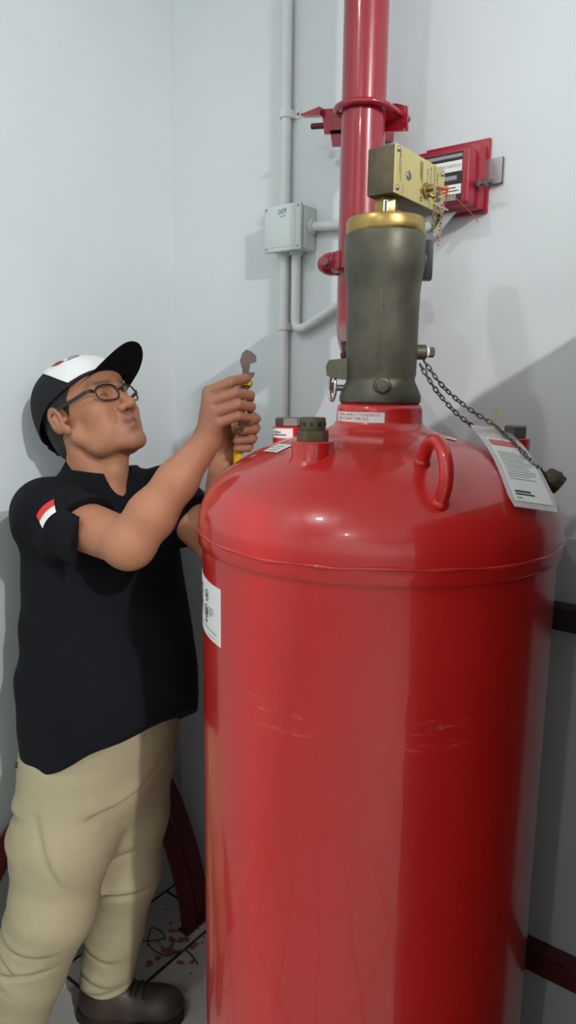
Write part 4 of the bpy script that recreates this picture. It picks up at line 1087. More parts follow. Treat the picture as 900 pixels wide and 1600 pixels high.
def build_body():
    F = Field((-1.46, 0.70, 0.02), (-0.855, 1.27, 1.70), 0.0025)
    A = lambda p, k=0.01, m='add': F.apply(p, k, m)
    S = lambda p, k=0.006: F.apply(p, k, 'sub')
    # trunk and legs, all under the clothes
    A(loft([(0.66, -1.285, 0.975, 0.14, 0.11), (0.8, -1.28, 0.98, 0.15, 0.13), (0.95, -1.28, 0.99, 0.155, 0.14), (1.15, -1.295, 1.01, 0.15, 0.11), (1.30, -1.298, 1.018, 0.15, 0.09), (1.355, -1.30, 1.018, 0.10, 0.07)], TX, TL_), 0.02)
    for hp_, kn, an in ((R_HIP, R_KN, R_AN), (L_HIP, L_KN, L_AN)):
        A(cone(hp_, kn, 0.075, 0.052), 0.03); A(cone(kn, an, 0.05, 0.036), 0.02)
    # neck
    A(cone((-1.306, 1.016, 1.33), H.pt((-0.030, 0, -0.040)), 0.064, 0.057), 0.03)
    A(cone((-1.268, 1.012, 1.345), H.pt((0.022, 0, -0.085)), 0.040, 0.034), 0.03)
    A(cone((-1.252, 0.998, 1.355), H.pt((-0.030, -0.046, -0.030)), 0.014, 0.016), 0.022)
    A(cone((-1.250, 1.012, 1.395), (-1.247, 1.012, 1.41), 0.017, 0.017), 0.02)
    # skull and face
    A(ell(H, (-0.012, 0, 0.045), (0.098, 0.077, 0.086)), 0.02)
    A(ell(H, (0.040, 0, -0.010), (0.055, 0.060, 0.078)), 0.035)
    for s in (-1, 1):
        A(fcone(H, (0.000, s * 0.055, -0.040), (0.030, s * 0.046, -0.080), 0.018, 0.016), 0.022)
        A(fcone(H, (0.030, s * 0.046, -0.080), (0.080, s * 0.014, -0.096), 0.016, 0.016), 0.022)
        A(ell(H, (0.064, s * 0.043, -0.020), (0.024, 0.022, 0.020)), 0.022)
        A(ell(H, (0.054, s * 0.040, -0.055), (0.026, 0.019, 0.030)), 0.025)
    A(ell(H, (0.084, 0, -0.094), (0.019, 0.022, 0.018)), 0.018)
    A(ell(H, (0.074, 0, -0.062), (0.026, 0.031, 0.026)), 0.02)
    A(ell(H, (0.060, 0, 0.056), (0.038, 0.058, 0.042)), 0.02)
    for s in (-1, 1):
        A(fcone(H, (0.089, s * 0.010, 0.031), (0.076, s * 0.046, 0.030), 0.009, 0.008), 0.012)
        S(ell(H, (0.094, s * 0.031, 0.010), (0.014, 0.018, 0.0115)), 0.012)
        A(ell(H, (0.0745, s * 0.031, 0.010), (0.0135, 0.0155, 0.0130)), 0.003)
        # eyelid slit
        S(ell(H, (0.0885, s * 0.031, 0.0075), (0.004, 0.012, 0.0013)), 0.0015)
        # pouch below the eye
        A(ell(H, (0.078, s * 0.031, -0.006), (0.010, 0.015, 0.005)), 0.008)
    # nose
    A(fcone(H, (0.086, 0, 0.024), (0.103, 0, -0.008), 0.0075, 0.0085), 0.010)
    A(fcone(H, (0.104, 0, -0.008), (0.1135, 0, -0.026), 0.0090, 0.0125), 0.008)
    for s in (-1, 1):
        A(ell(H, (0.099, s * 0.0145, -0.030), (0.0130, 0.0090, 0.0095)), 0.006)
        S(ell(H, (0.104, s * 0.0070, -0.0385), (0.0050, 0.0034, 0.0035)), 0.002)
        # cheek fold
        S(fcone(H, (0.094, s * 0.022, -0.032), (0.087, s * 0.030, -0.056), 0.0018, 0.0012), 0.005)
    # lips
    for s in (-1, 1):
        A(fcone(H, (0.0985, 0, -0.0535), (0.086, s * 0.024, -0.061), 0.0058, 0.0030), 0.005)
        A(fcone(H, (0.0970, 0, -0.0665), (0.086, s * 0.021, -0.0635), 0.0065, 0.0032), 0.005)
        S(fcone(H, (0.1040, 0, -0.0600), (0.0880, s * 0.026, -0.0628), 0.0012, 0.0011), 0.002)
    S(ell(H, (0.1005, 0, -0.080), (0.006, 0.018, 0.004)), 0.008)
    # ears
    for s in (-1, 1):
        t = 0.30
        rot = np.array([[cos(t) , s * 0.20, sin(t)], [-s * 0.20, 1, 0.0], [-sin(t), 0, cos(t)]]); rot = np.array([v / np.linalg.norm(v) for v in rot])
        A(ell(H, (-0.018, s * 0.081, 0.006), (0.0230, 0.0080, 0.0325), rot), 0.006)
        S(ell(H, (-0.013, s * 0.0915, 0.006), (0.0145, 0.0090, 0.0220), rot), 0.004)
        A(fcone(H, (-0.018, s * 0.084, 0.010), (-0.012, s * 0.083, -0.008), 0.0045, 0.004), 0.006)
        A(ell(H, (-0.002, s * 0.077, -0.023), (0.0095, 0.0055, 0.0110)), 0.006)
        A(ell(H, (0.0035, s * 0.0765, -0.002), (0.0050, 0.0050, 0.0065)), 0.004)
    # arms
    A(cone(R_SH, R_EL, 0.056, 0.046), 0.02)
    rf = R_WR - R_EL
    A(cone(R_EL + np.array([-0.004, -0.004, -0.004]), R_EL, 0.043, 0.044), 0.015)
    A(cone(R_EL, R_EL + rf * 0.28, 0.044, 0.0455), 0.02)
    A(cone(R_EL + rf * 0.28, R_EL + rf * 0.62, 0.0455, 0.0375), 0.02)
    A(cone(R_EL + rf * 0.62, R_WR, 0.0375, 0.0285), 0.02)
    A(cone(L_SH, L_EL, 0.055, 0.044), 0.02)
    lf = L_WR - L_EL
    A(cone(L_EL, L_EL + lf * 0.3, 0.043, 0.043), 0.02); A(cone(L_EL + lf * 0.3, L_WR, 0.043, 0.027), 0.02)
    # right hand: metacarpals into knuckles, then the fingers one by one
    mcp = [(-0.9301, 0.9816, 1.5899), (-0.9201, 0.976, 1.5711), (-0.9122, 0.9778, 1.5524), (-0.9061, 0.9834, 1.5334)]
    for q, r in zip(mcp, (0.0125, 0.0130, 0.0125, 0.0115)):
        A(cone(R_WR + np.array([0.002, 0.002, 0.006]), q, 0.021, r), 0.010)
    A(cone((-0.936, 0.992, 1.515), (-0.925, 0.996, 1.556), 0.020, 0.016), 0.012)
    A(cone(R_WR, (-0.9424, 1.004, 1.5179), 0.020, 0.015), 0.012)
    fing = [[mcp[0], (-0.8908, 0.9989, 1.6093), (-0.8859, 1.0333, 1.6158), (-0.8935, 1.0520, 1.6170)],
            [mcp[1], (-0.8782, 0.9989, 1.5895), (-0.8730, 1.0342, 1.5849), (-0.8870, 1.0520, 1.5785)],
            [mcp[2], (-0.8733, 1.0005, 1.5684), (-0.8695, 1.0336, 1.5634), (-0.8860, 1.0500, 1.5578)],
            [mcp[3], (-0.8762, 1.0038, 1.5470), (-0.8736, 1.0303, 1.5428), (-0.8880, 1.0450, 1.5372)]]
    rad = [(0.0122, 0.0102, 0.0094, 0.0080), (0.0122, 0.0104, 0.0096, 0.0082), (0.0118, 0.0100, 0.0092, 0.0080), (0.0108, 0.0092, 0.0084, 0.0072)]
    for ch_, rr in zip(fing, rad):
        for i in range(3): A(cone(ch_[i], ch_[i + 1], rr[i], rr[i + 1]), 0.0016)
    th = [(-0.9424, 1.004, 1.5179), (-0.9555, 1.0490, 1.5559), (-0.9420, 1.0800, 1.5890), (-0.9230, 1.0890, 1.6080)]
    for i, rr in enumerate(((0.015, 0.0125), (0.0125, 0.0105), (0.0105, 0.0085))): A(cone(th[i], th[i + 1], *rr), 0.006)
    # left hand closed round the grip
    lm = [(-0.9648, 1.1174, 1.5348), (-0.9583, 1.1221, 1.5164), (-0.9583, 1.118, 1.498), (-0.9608, 1.1088, 1.4824)]
    for q, r in zip(lm, (0.0120, 0.0125, 0.0120, 0.0110)): A(cone(L_WR + np.array([0.003, 0.002, 0.012]), q, 0.020, r), 0.010)
    lfing = [[lm[0], (-0.9310, 1.1141, 1.5405), (-0.9083, 1.0960, 1.5385), (-0.9090, 1.0740, 1.5330)],
             [lm[1], (-0.9264, 1.1150, 1.5193), (-0.9074, 1.0900, 1.5173), (-0.9236, 1.0590, 1.5138)],
             [lm[2], (-0.9295, 1.1106, 1.4985), (-0.9118, 1.0870, 1.4968), (-0.9270, 1.0570, 1.4948)],
             [lm[3], (-0.9351, 1.1051, 1.4814), (-0.9199, 1.0850, 1.4797), (-0.9290, 1.0590, 1.4790)]]
    for ch_, rr in zip(lfing, rad):
        for i in range(3): A(cone(ch_[i], ch_[i + 1], rr[i], rr[i + 1]), 0.0016)
    lt = [(-0.980, 1.084, 1.476), (-0.9690, 1.0700, 1.5130), (-0.9560, 1.0600, 1.5400), (-0.9360, 1.0560, 1.5500)]
    for i, rr in enumerate(((0.015, 0.0125), (0.0125, 0.0105), (0.0100, 0.0082))): A(cone(lt[i], lt[i + 1], *rr), 0.006)
    P, Q = F.mesh()
    P = relax(P, Q, 1, 0.35)
    return P, Q, fing, lfing

def skin_material():
    m = bpy.data.materials.new('brown_skin'); m.use_nodes = True
    nt = m.node_tree; N = nt.nodes; L = nt.links; b = N['Principled BSDF']
    at = N.new('ShaderNodeAttribute'); at.attribute_name = 'tone'
    geo = N.new('ShaderNodeNewGeometry')
    nz = N.new('ShaderNodeTexNoise'); nz.inputs['Scale'].default_value = 38; nz.inputs['Detail'].default_value = 5
    L.new(geo.outputs['Position'], nz.inputs['Vector'])
    mr = N.new('ShaderNodeMapRange'); mr.inputs['To Min'].default_value = 0.86; mr.inputs['To Max'].default_value = 1.10
    L.new(nz.outputs['Fac'], mr.inputs['Value'])
    mx = N.new('ShaderNodeVectorMath'); mx.operation = 'SCALE'
    L.new(at.outputs['Color'], mx.inputs[0]); L.new(mr.outputs['Result'], mx.inputs['Scale'])
    L.new(mx.outputs[0], b.inputs['Base Color'])
    b.inputs['Roughness'].default_value = 0.58
    b.inputs['Subsurface Weight'].default_value = 0.08
    b.inputs['Subsurface Radius'].default_value = (0.01, 0.004, 0.002)
    n2 = N.new('ShaderNodeTexNoise'); n2.inputs['Scale'].default_value = 420; n2.inputs['Detail'].default_value = 3; L.new(geo.outputs['Position'], n2.inputs['Vector'])
    bp = N.new('ShaderNodeBump'); bp.inputs['Strength'].default_value = 0.10; bp.inputs['Distance'].default_value = 0.002
    L.new(n2.outputs['Fac'], bp.inputs['Height']); L.new(bp.outputs['Normal'], b.inputs['Normal'])
    return m

def tone_colours(P, fing, lfing):
    base = np.array(srgb(172, 117, 87)[:3]); hand = np.array(srgb(152, 103, 79)[:3])
    lip = np.array(srgb(116, 66, 58)[:3]); brow = np.array(srgb(60, 44, 38)[:3]); dark = np.array(srgb(44, 32, 28)[:3])
    stub = np.array(srgb(140, 94, 72)[:3]); nail = np.array(srgb(172, 124, 102)[:3]); pink = np.array(srgb(160, 98, 76)[:3])
    C = np.tile(base, (len(P), 1))
    def blend(w, col):
        nonlocal C
        w = np.clip(w, 0, 1)[:, None]; C = C * (1 - w) + col * w
    q = H.local(P)
    g = lambda c, s: np.exp(-(((q - np.array(c)) / np.array(s)) ** 2).sum(1))
    blend(((P[:, 0] > -1.03) & (P[:, 2] > 1.47)) * np.clip((P[:, 2] - 1.47) / 0.05, 0, 1), hand)
    blend(0.7 * g((0.085, 0, -0.090), (0.03, 0.035, 0.016)) + 0.5 * g((0.09, 0, -0.046), (0.02, 0.020, 0.006)), stub)
    blend(0.5 * g((0.11, 0, -0.025), (0.015, 0.02, 0.015)) + 0.4 * g((-0.01, -0.085, 0), (0.02, 0.02, 0.03)), pink)
    ay = np.abs(q[:, 1])
    lw = (q[:, 0] > 0.083) * np.exp(-((q[:, 2] + 0.0605) / 0.0085) ** 4) * np.exp(-(ay / 0.024) ** 6)
    blend(0.85 * lw, lip)
    bw = (q[:, 0] > 0.06) * np.exp(-(((q[:, 2] - 0.0325 - 0.05 * np.clip(ay - 0.03, -1, 0)) / 0.0045) ** 4)) * np.exp(-((ay - 0.030) / 0.020) ** 6)
    blend(0.75 * bw, brow)
    ew = (q[:, 0] > 0.07) * np.exp(-((q[:, 2] - 0.0078) / 0.0022) ** 4) * np.exp(-((ay - 0.031) / 0.0125) ** 6)
    blend(0.9 * ew, dark)
    for ch_ in fing + lfing:
        t = np.array(ch_[3]); d = t - np.array(ch_[2]); d /= np.linalg.norm(d)
        blend(0.55 * np.exp(-(np.linalg.norm(P - t - d * 0.004, axis=1) / 0.006) ** 2), nail)
    return C

man = thing('person', 'man in cap, glasses, navy polo and khaki trousers, looking up, holding a wrench', 'person', MAN)
org = np.array(MAN)
P, Q, FING, LFING = build_body()
me = np_mesh('body', P - org, Q)
at = me.color_attributes.new('tone', 'FLOAT_COLOR', 'POINT')
cc_ = np.ones((len(P), 4), np.float32); cc_[:, :3] = tone_colours(P, FING, LFING); at.data.foreach_set('color', cc_.ravel())
link('body', me, man, skin_material())

# ---------------------------------------------------------------- polo shirt
def build_shirt():
    F = Field((-1.53, 0.72, 0.70), (-0.98, 1.29, 1.46), 0.0036)
    A = lambda p, k=0.02, m='add': F.apply(p, k, m)
    st = [(0.70, -1.262, 0.985, 0.198, 0.192), (0.78, -1.262, 0.985, 0.203, 0.200), (0.87, -1.262, 0.990, 0.207, 0.206), (0.95, -1.266, 0.995, 0.206, 0.200), (1.05, -1.275, 1.005, 0.198, 0.176),
          (1.15, -1.288, 1.010, 0.194, 0.152), (1.25, -1.298, 1.014, 0.188, 0.136), (1.31, -1.302, 1.016, 0.176, 0.118), (1.355, -1.303, 1.018, 0.140, 0.094), (1.39, -1.306, 1.018, 0.100, 0.080), (1.412, -1.308, 1.018, 0.082, 0.074)]
    A(loft(st, TX, TL_), 0.0)
    # shoulders and sleeves
    A(cone(R_SH + np.array([0.0, 0.03, 0.0]), R_SH, 0.068, 0.070), 0.05)
    A(cone(L_SH + np.array([0.0, -0.03, 0.0]), L_SH, 0.068, 0.070), 0.05)
    G = Field(F.lo, F.lo + F.h * (F.n - 1), F.h)
    re, le = R_EL - R_SH, L_EL - L_SH
    B = lambda p, k=0.02: G.apply(p, k)
    B(cone(R_SH, R_SH + re * 0.74 + np.array([0, 0, -0.004]), 0.070, 0.070), 0.0)
    B(cone(R_SH + np.array([-0.01, 0, -0.02]), R_SH + re * 0.72 + np.array([-0.01, 0.005, -0.026]), 0.066, 0.062), 0.03)
    B(cone(R_SH + np.array([-0.035, 0.02, -0.02]), R_SH + np.array([-0.05, 0.02, -0.07]), 0.060, 0.050), 0.05)
    B(cone(L_SH, L_SH + le * 0.62, 0.072, 0.068), 0.0)
    # sleeve mouths are cut square to the arm
    for s0, e in ((R_SH, re), (L_SH, le)):
        u = e / np.linalg.norm(e); ln = np.linalg.norm(e) * (0.66 if s0 is R_SH else 0.56)
        sl, X, Y, Z = G.box(s0 - 0.35, s0 + 0.35)
        G.D[sl] = np.maximum(G.D[sl], np.broadcast_to(((X - s0[0]) * u[0] + (Y - s0[1]) * u[1] + (Z - s0[2]) * u[2]) - ln, G.D[sl].shape))
    hh = np.maximum(0.014 - np.abs(F.D - G.D), 0) / 0.014
    F.D = np.minimum(F.D, G.D) - hh * hh * 0.014 * 0.25
    # folds: hanging drape at the side and back, pull from the armpit, bunching at the back
    A(wave((-1.42, 0.88, 0.98), (0.08, 0.10, 0.13), (0, 0, 52), 0.010), 0, 'disp')
    A(wave((-1.30, 0.80, 0.95), (0.12, 0.06, 0.20), (38, 0, 9), 0.0060), 0, 'disp')
    A(wave((-1.22, 0.80, 1.10), (0.10, 0.06, 0.10), (50, 0, 46), 0.0050), 0, 'disp')
    A(wave((-1.10, 0.95, 1.05), (0.06, 0.12, 0.12), (0, 42, 40), 0.0050), 0, 'disp')
    A(wave((-1.08, 0.95, 0.85), (0.06, 0.16, 0.10), (0, 48, 10), 0.0045), 0, 'disp')
    A(wave((-1.28, 0.80, 1.30), (0.10, 0.05, 0.07), (60, 0, -40), 0.0035), 0, 'disp')
    # hem: rises to the front, with an open slit at the near side; neck opening
    def hem(X, Y, Z):
        s = (X + 1.262) * TX[0] + (Y - 0.985) * TX[1]
        lat = (X + 1.262) * TL_[0] + (Y - 0.985) * TL_[1]
        cut = 0.772 + 0.50 * np.maximum(s - 0.02, 0) + 0.30 * np.maximum(s - 0.10, 0) + 0.004 * np.sin(40 * s + 25 * lat)
        back = 0.785 + 0.0 * s
        apex, sx = 0.838, -0.050
        w = (sx - s)                           # distance behind the slit's front edge
        tri = (w > 0) & (w < (apex - Z) * 0.75) & (lat < -0.05)
        cut = np.where(s < sx, np.maximum(cut, back), cut)
        d = cut - Z
        return np.where(tri, np.maximum(d, np.minimum(w, (apex - Z) * 0.75 - w) * 0.8), d).astype(np.float32)
    F.cut(hem)
    A(cone((-1.300, 1.017, 1.360), (-1.318, 1.017, 1.50), 0.066, 0.075), 0.004, 'sub')
    A(cone((-1.232, 1.008, 1.340), (-1.235, 1.006, 1.42), 0.012, 0.030), 0.004, 'sub')
    P, Q = F.mesh()
    return relax(P, Q, 1, 0.4), Q
SP, SQ = build_shirt()
shirt = link('polo_shirt', np_mesh('polo_shirt', SP - org, SQ), man, M['navy']); shirt['label'] = 'navy polo shirt with short sleeves'
bvh = BVHTree.FromPolygons([Vector(p) for p in SP], [tuple(int(i) for i in q) for q in SQ])

# collar: a folded band round the neck, open at the front
def collar():
    n = 40; V = []; Fc = []
    for i in range(n + 1):
        a = radians(24) + radians(312) * i / n
        ca, sa = cos(a), sin(a)
        e = abs(i / n - .5) * 2
        zt = 1.438 - 0.062 * (0.5 + 0.5 * ca) ** 1.3 - 0.004 * e
        def ring(r, z): return Vector((-1.308 + 0.012 * (0.5 + 0.5 * ca) + TX[0] * r * ca * 1.05 - TX[1] * r * sa, 1.017 + TX[1] * r * ca + TX[0] * r * sa, z))
        flare = 0.030 + 0.016 * e ** 4
        V += [ring(0.0665, zt - 0.030), ring(0.068, zt), ring(0.0725, zt + 0.002), ring(0.078 + 0.006 * e, zt - 0.012), ring(0.090 + 0.012 * e ** 3, zt - flare), ring(0.087 + 0.012 * e ** 3, zt - flare - 0.001), ring(0.074, zt - 0.018)]
    m = 7
    for i in range(n):
        for k in range(m - 1):
            a = i * m + k; Fc.append((a, a + 1, a + 1 + m, a + m))
    Fc.append(tuple(range(m))); Fc.append(tuple(n * m + k for k in range(m))[::-1])
    return MB().poly(V, Fc).build('collar', M['navy'], man, 70)
colr = collar()
# flag patch on the near sleeve
def on_shirt(x, z, off):
    """drop a point onto the shirt from the near side (-Y)."""
    hit = bvh.ray_cast(Vector((x, 0.60, z)), Vector((0, 1, 0)))
    if hit[0] is None: return Vector((x, 0.80, z))
    return hit[0] + hit[1] * off
def patch(cx, cz, w, h, rot, m, name, off, bow=0.0, parent=None):
    n = 8; V = []; Fc = []
    for i in range(n + 1):
        for j in range(n + 1):
            u = (i / n - .5) * w; v = (j / n - .5) * h + bow * (1 - (2 * i / n - 1) ** 2)
            V.append(on_shirt(cx + u * cos(rot) - v * sin(rot), cz + u * sin(rot) + v * cos(rot), off))
    for i in range(n):
        for j in range(n):
            a = i * (n + 1) + j; Fc.append((a, a + n + 1, a + n + 2, a + 1))
    return MB().poly(V, Fc).build(name, m, parent or man, 180)
FR = radians(52)
fx, fz = -1.205, 1.348
pr_ = patch(fx - 0.0085 * sin(FR) , fz + 0.0085 * cos(FR), 0.042, 0.017, FR, M['flag_red'], 'flag_patch', 0.0022, 0.004); pr_['label'] = 'red half of the flag patch on the sleeve'
pw_ = patch(fx + 0.0085 * sin(FR) , fz - 0.0085 * cos(FR), 0.042, 0.017, FR, M['flag_white'], 'flag_patch', 0.0022, 0.004); pw_['label'] = 'white half of the flag patch on the sleeve'

# ---------------------------------------------------------------- trousers
def build_trousers():
    F = Field((-1.53, 0.64, 0.06), (-1.05, 1.26, 0.90), 0.0036)
    A = lambda p, k=0.03, m='add': F.apply(p, k, m)
    A(loft([(0.54, -1.272, 0.965, 0.09, 0.07), (0.61, -1.275, 0.968, 0.14, 0.115), (0.68, -1.280, 0.972, 0.166, 0.145), (0.76, -1.280, 0.975, 0.178, 0.166), (0.84, -1.272, 0.98, 0.180, 0.172), (0.89, -1.27, 0.98, 0.178, 0.170)], TX, TL_), 0)
    def leg(hp_, kn, an, r):
        A(cone(hp_, hp_ * 0.5 + kn * 0.5, r[0], r[1]), 0.04); A(cone(hp_ * 0.5 + kn * 0.5, kn, r[1], r[2]), 0.03)
        G = kn * 0.5 + an * 0.5
        A(cone(kn, G, r[2], r[3]), 0.03); A(cone(G, an + np.array([0, 0, -0.035]), r[3], r[4]), 0.02)
    leg(R_HIP, R_KN, R_AN, (0.118, 0.112, 0.092, 0.084, 0.074))
    leg(L_HIP, L_KN, L_AN, (0.110, 0.099, 0.081, 0.072, 0.066))
    # creases: sharp sheets cutting the cloth near a point, each with a soft roll beside it
    def crease(p, n, u, lu, amp, w, bend=0.0):
        p = np.array(p, float); n = np.array(n, float); n /= np.linalg.norm(n)
        u = np.array(u, float); u -= n * (u @ n); u /= np.linalg.norm(u); v = np.cross(n, u)
        def f(X, Y, Z):
            x, y, z = X - p[0], Y - p[1], Z - p[2]
            a = x * u[0] + y * u[1] + z * u[2]; b = x * v[0] + y * v[1] + z * v[2]
            d = x * n[0] + y * n[1] + z * n[2] - bend * a * a
            win = np.exp(-(a / lu) ** 4 - (b / 0.07) ** 4)
            prof = np.exp(-(d / w) ** 2) - 0.75 * np.exp(-((d - 1.9 * w) / (1.7 * w)) ** 2)
            return (amp * win * prof).astype(np.float32)
        r = max(lu, 0.07) * 1.6 + 4 * w
        A((f, p - r, p + r), 0, 'disp')
    k0 = R_KN
    crease(k0 + (-0.02, -0.08, -0.050), (0.20, 0, 1), (1, 0.3, 0), 0.085, 0.0075, 0.009, 1.5)
    crease(k0 + (-0.07, -0.08, -0.085), (0.42, 0, 1), (1, 0.3, 0), 0.075, 0.0075, 0.008, 1.0)
    crease(k0 + (0.00, -0.08, -0.115), (-0.30, 0, 1), (1, 0.3, 0), 0.060, 0.0070, 0.007)
    crease(k0 + (-0.09, -0.05, -0.135), (0.55, 0, 1), (1, 0.3, 0), 0.060, 0.0060, 0.008)
    crease(k0 + (-0.10, -0.04, 0.150), (0.25, 0, 1), (0.6, -1, 0), 0.060, 0.0070, 0.010)
    crease(k0 + (-0.10, -0.04, 0.215), (-0.2, 0, 1), (0.6, -1, 0), 0.065, 0.0080, 0.011)
    crease(k0 + (0.06, -0.06, 0.175), (1.0, 0.2, 0.42), (-0.3, 0, 1), 0.085, 0.0050, 0.010)
    crease((-1.150, 0.90, 0.705), (1.0, -0.5, 0.75), (-0.6, 0, 1), 0.070, 0.0080, 0.009)
    crease((-1.120, 0.95, 0.690), (1.0, -0.6, 0.55), (-0.5, 0, 1), 0.060, 0.0065, 0.008)
    l0 = L_KN
    crease(l0 + (0.03, -0.06, -0.010), (-0.12, 0, 1), (1, 0.6, 0.1), 0.080, 0.0095, 0.008, -0.8)
    crease(l0 + (-0.02, -0.07, -0.040), (-0.75, 0, 1), (1, 0.4, 0.5), 0.050, 0.0060, 0.007)
    crease(l0 + (0.03, -0.06, 0.085), (-0.45, 0, 1), (1, 0.6, 0.2), 0.060, 0.0060, 0.009)
    crease(l0 + (-0.03, -0.06, -0.190), (0.35, 0, 1), (1, 0.4, 0), 0.055, 0.0050, 0.009)
    crease(l0 + (-0.04, -0.06, -0.270), (0.20, 0, 1), (1, 0.4, 0), 0.060, 0.0065, 0.009)
    crease(l0 + (-0.03, -0.05, -0.305), (-0.25, 0, 1), (1, 0.4, 0), 0.055, 0.0060, 0.008)
    A(wave((-1.26, 0.79, 0.60), (0.10, 0.06, 0.16), (22, 0, 6), 0.0040), 0, 'disp')
    # hem cuts at the ankles
    def hem(X, Y, Z): return np.maximum(0.108 - Z, -1.0).astype(np.float32) + 0 * X + 0 * Y
    F.cut(hem)
    P, Q = F.mesh()
    return relax(P, Q, 1, 0.4), Q
TP, TQ = build_trousers()
tr = link('trousers', np_mesh('trousers', TP - org, TQ), man, M['khaki']); tr['label'] = 'loose khaki trousers'
tb = BVHTree.FromPolygons([Vector(p) for p in TP], [tuple(int(i) for i in q) for q in TQ])
h_ = tb.ray_cast(Vector((-1.335, 0.5, 0.772)), Vector((0, 1, 0)))
if h_[0]: MB().lathe([(0.0065, -0.001), (0.0065, 0.003), (0.004, 0.0045), (0, 0.0045)], h_[0], h_[1], 16, cap=False).build('button', M['black'], tr, 40)

# ---------------------------------------------------------------- shoes
def build_shoe(heel, toe, lab):
    heel = np.array(heel); toe = np.array(toe); d = toe - heel; Ln = np.linalg.norm(d); d /= Ln
    l = np.array([-d[1], d[0], 0.0]); Fm = Frame(heel, d, l, (0, 0, 1))
    F = Field(np.minimum(heel, toe) - np.array([0.09, 0.09, 0.0]), np.maximum(heel, toe) + np.array([0.09, 0.09, 0.19]), 0.003)
    A = lambda p, k=0.02: F.apply(p, k)
    A(ell(Fm, (0.045, 0, 0.045), (0.052, 0.036, 0.050))); A(ell(Fm, (0.11, 0.0, 0.042), (0.075, 0.038, 0.045)), 0.03)
    A(ell(Fm, (Ln - 0.075, 0.004, 0.036), (0.080, 0.047, 0.038)), 0.03); A(ell(Fm, (Ln - 0.05, 0.004, 0.032), (0.052, 0.044, 0.034)), 0.02)
    A(fcone(Fm, (0.05, 0, 0.06), (0.055, 0, 0.115), 0.040, 0.041), 0.03)
    A(fcone(Fm, (0.07, 0, 0.082), (0.15, 0, 0.046), 0.030, 0.027), 0.03)
    F.apply(fcone(Fm, (0.05, 0, 0.115), (0.05, 0, 0.18), 0.034, 0.040), 0.004, 'sub')
    F.cut(lambda X, Y, Z: (0.016 - Z) + 0 * X + 0 * Y)
    P, Q = F.mesh()
    so = link('shoe', np_mesh('shoe', relax(P, Q, 1, 0.4) - org, Q), man, M['shoe']); so['label'] = lab
    # rubber sole following the outline
    out = []
    for x, w in ((-0.010, 0.012), (0.0, 0.026), (0.03, 0.037), (0.08, 0.036), (0.13, 0.040), (Ln - 0.08, 0.052), (Ln - 0.04, 0.048), (Ln - 0.010, 0.034), (Ln + 0.006, 0.012)): out.append((x, w))
    loop = [Fm.pt((x, w, 0)) for x, w in out] + [Fm.pt((x, -w, 0)) for x, w in out[::-1]]
    loop = smooth_path([tuple(p) for p in loop], 4, closed=True)
    MB().prism([(p.x, p.y, 0.001) for p in loop], (0, 0, 0.024)).build('sole', M['sole'], so, None)
    sv = BVHTree.FromPolygons([Vector(p) for p in P], [tuple(int(i) for i in q) for q in Q])
    for k in range(5):
        row = []
        for y in np.linspace(-0.026, 0.026, 9):
            q_ = Vector(Fm.pt((0.100 + 0.016 * k + 0.004 * (k % 2) * y / 0.026, y, 0.3)))
            ht = sv.ray_cast(q_, Vector((0, 0, -1)))
            if ht[0]: row.append(ht[0] + ht[1] * 0.0015)
        if len(row) > 2: MB().tube(row, 0.0030, 6).build('lace', M['sole'], so, 60)
build_shoe((-1.352, 0.938, 0.0), (-1.146, 1.090, 0.0), 'dark brown lace-up shoe')
build_shoe((-1.445, 0.705, 0.0), (-1.235, 0.820, 0.0), 'dark brown lace-up shoe of the rear foot')

# ---------------------------------------------------------------- hair, cap, glasses
def build_hair():
    F = Field(HC - 0.16, HC + 0.17, 0.003)
    F.apply(ell(H, (-0.014, 0, 0.043), (0.101, 0.0800, 0.088)), 0)
    F.apply(ell(H, (-0.060, 0, -0.020), (0.045, 0.060, 0.060)), 0.03)
    def keep(X, Y, Z):
        x, y, z = X - HC[0], Y - HC[1], Z - HC[2]
        lx = (hx_[0] * x + hx_[1] * y + hx_[2] * z) / H.s; lz = (hz_[0] * x + hz_[1] * y + hz_[2] * z) / H.s
        # below: hairline from sideburn, round the ear, to the nape; above: up under the cap
        line = np.where(lx > 0.012, 0.018 + (lx - 0.012) * 1.1, np.where(lx > -0.030, 0.030, -0.070 + (lx + 0.09) * 0.2))
        line = np.where((lx > 0.006) & (lx < 0.026), -0.004, line)
        return np.maximum(line - lz, np.maximum(lx - 0.050, lz - 0.10)).astype(np.float32)
    F.cut(keep)
    P, Q = F.mesh()
    o = link('hair', np_mesh('hair', P - org, Q), man, M['hair']); o['label'] = 'short black hair below the cap'
build_hair()
hp3 = lambda x, y, z: Vector(H.pt((x, y, z)))

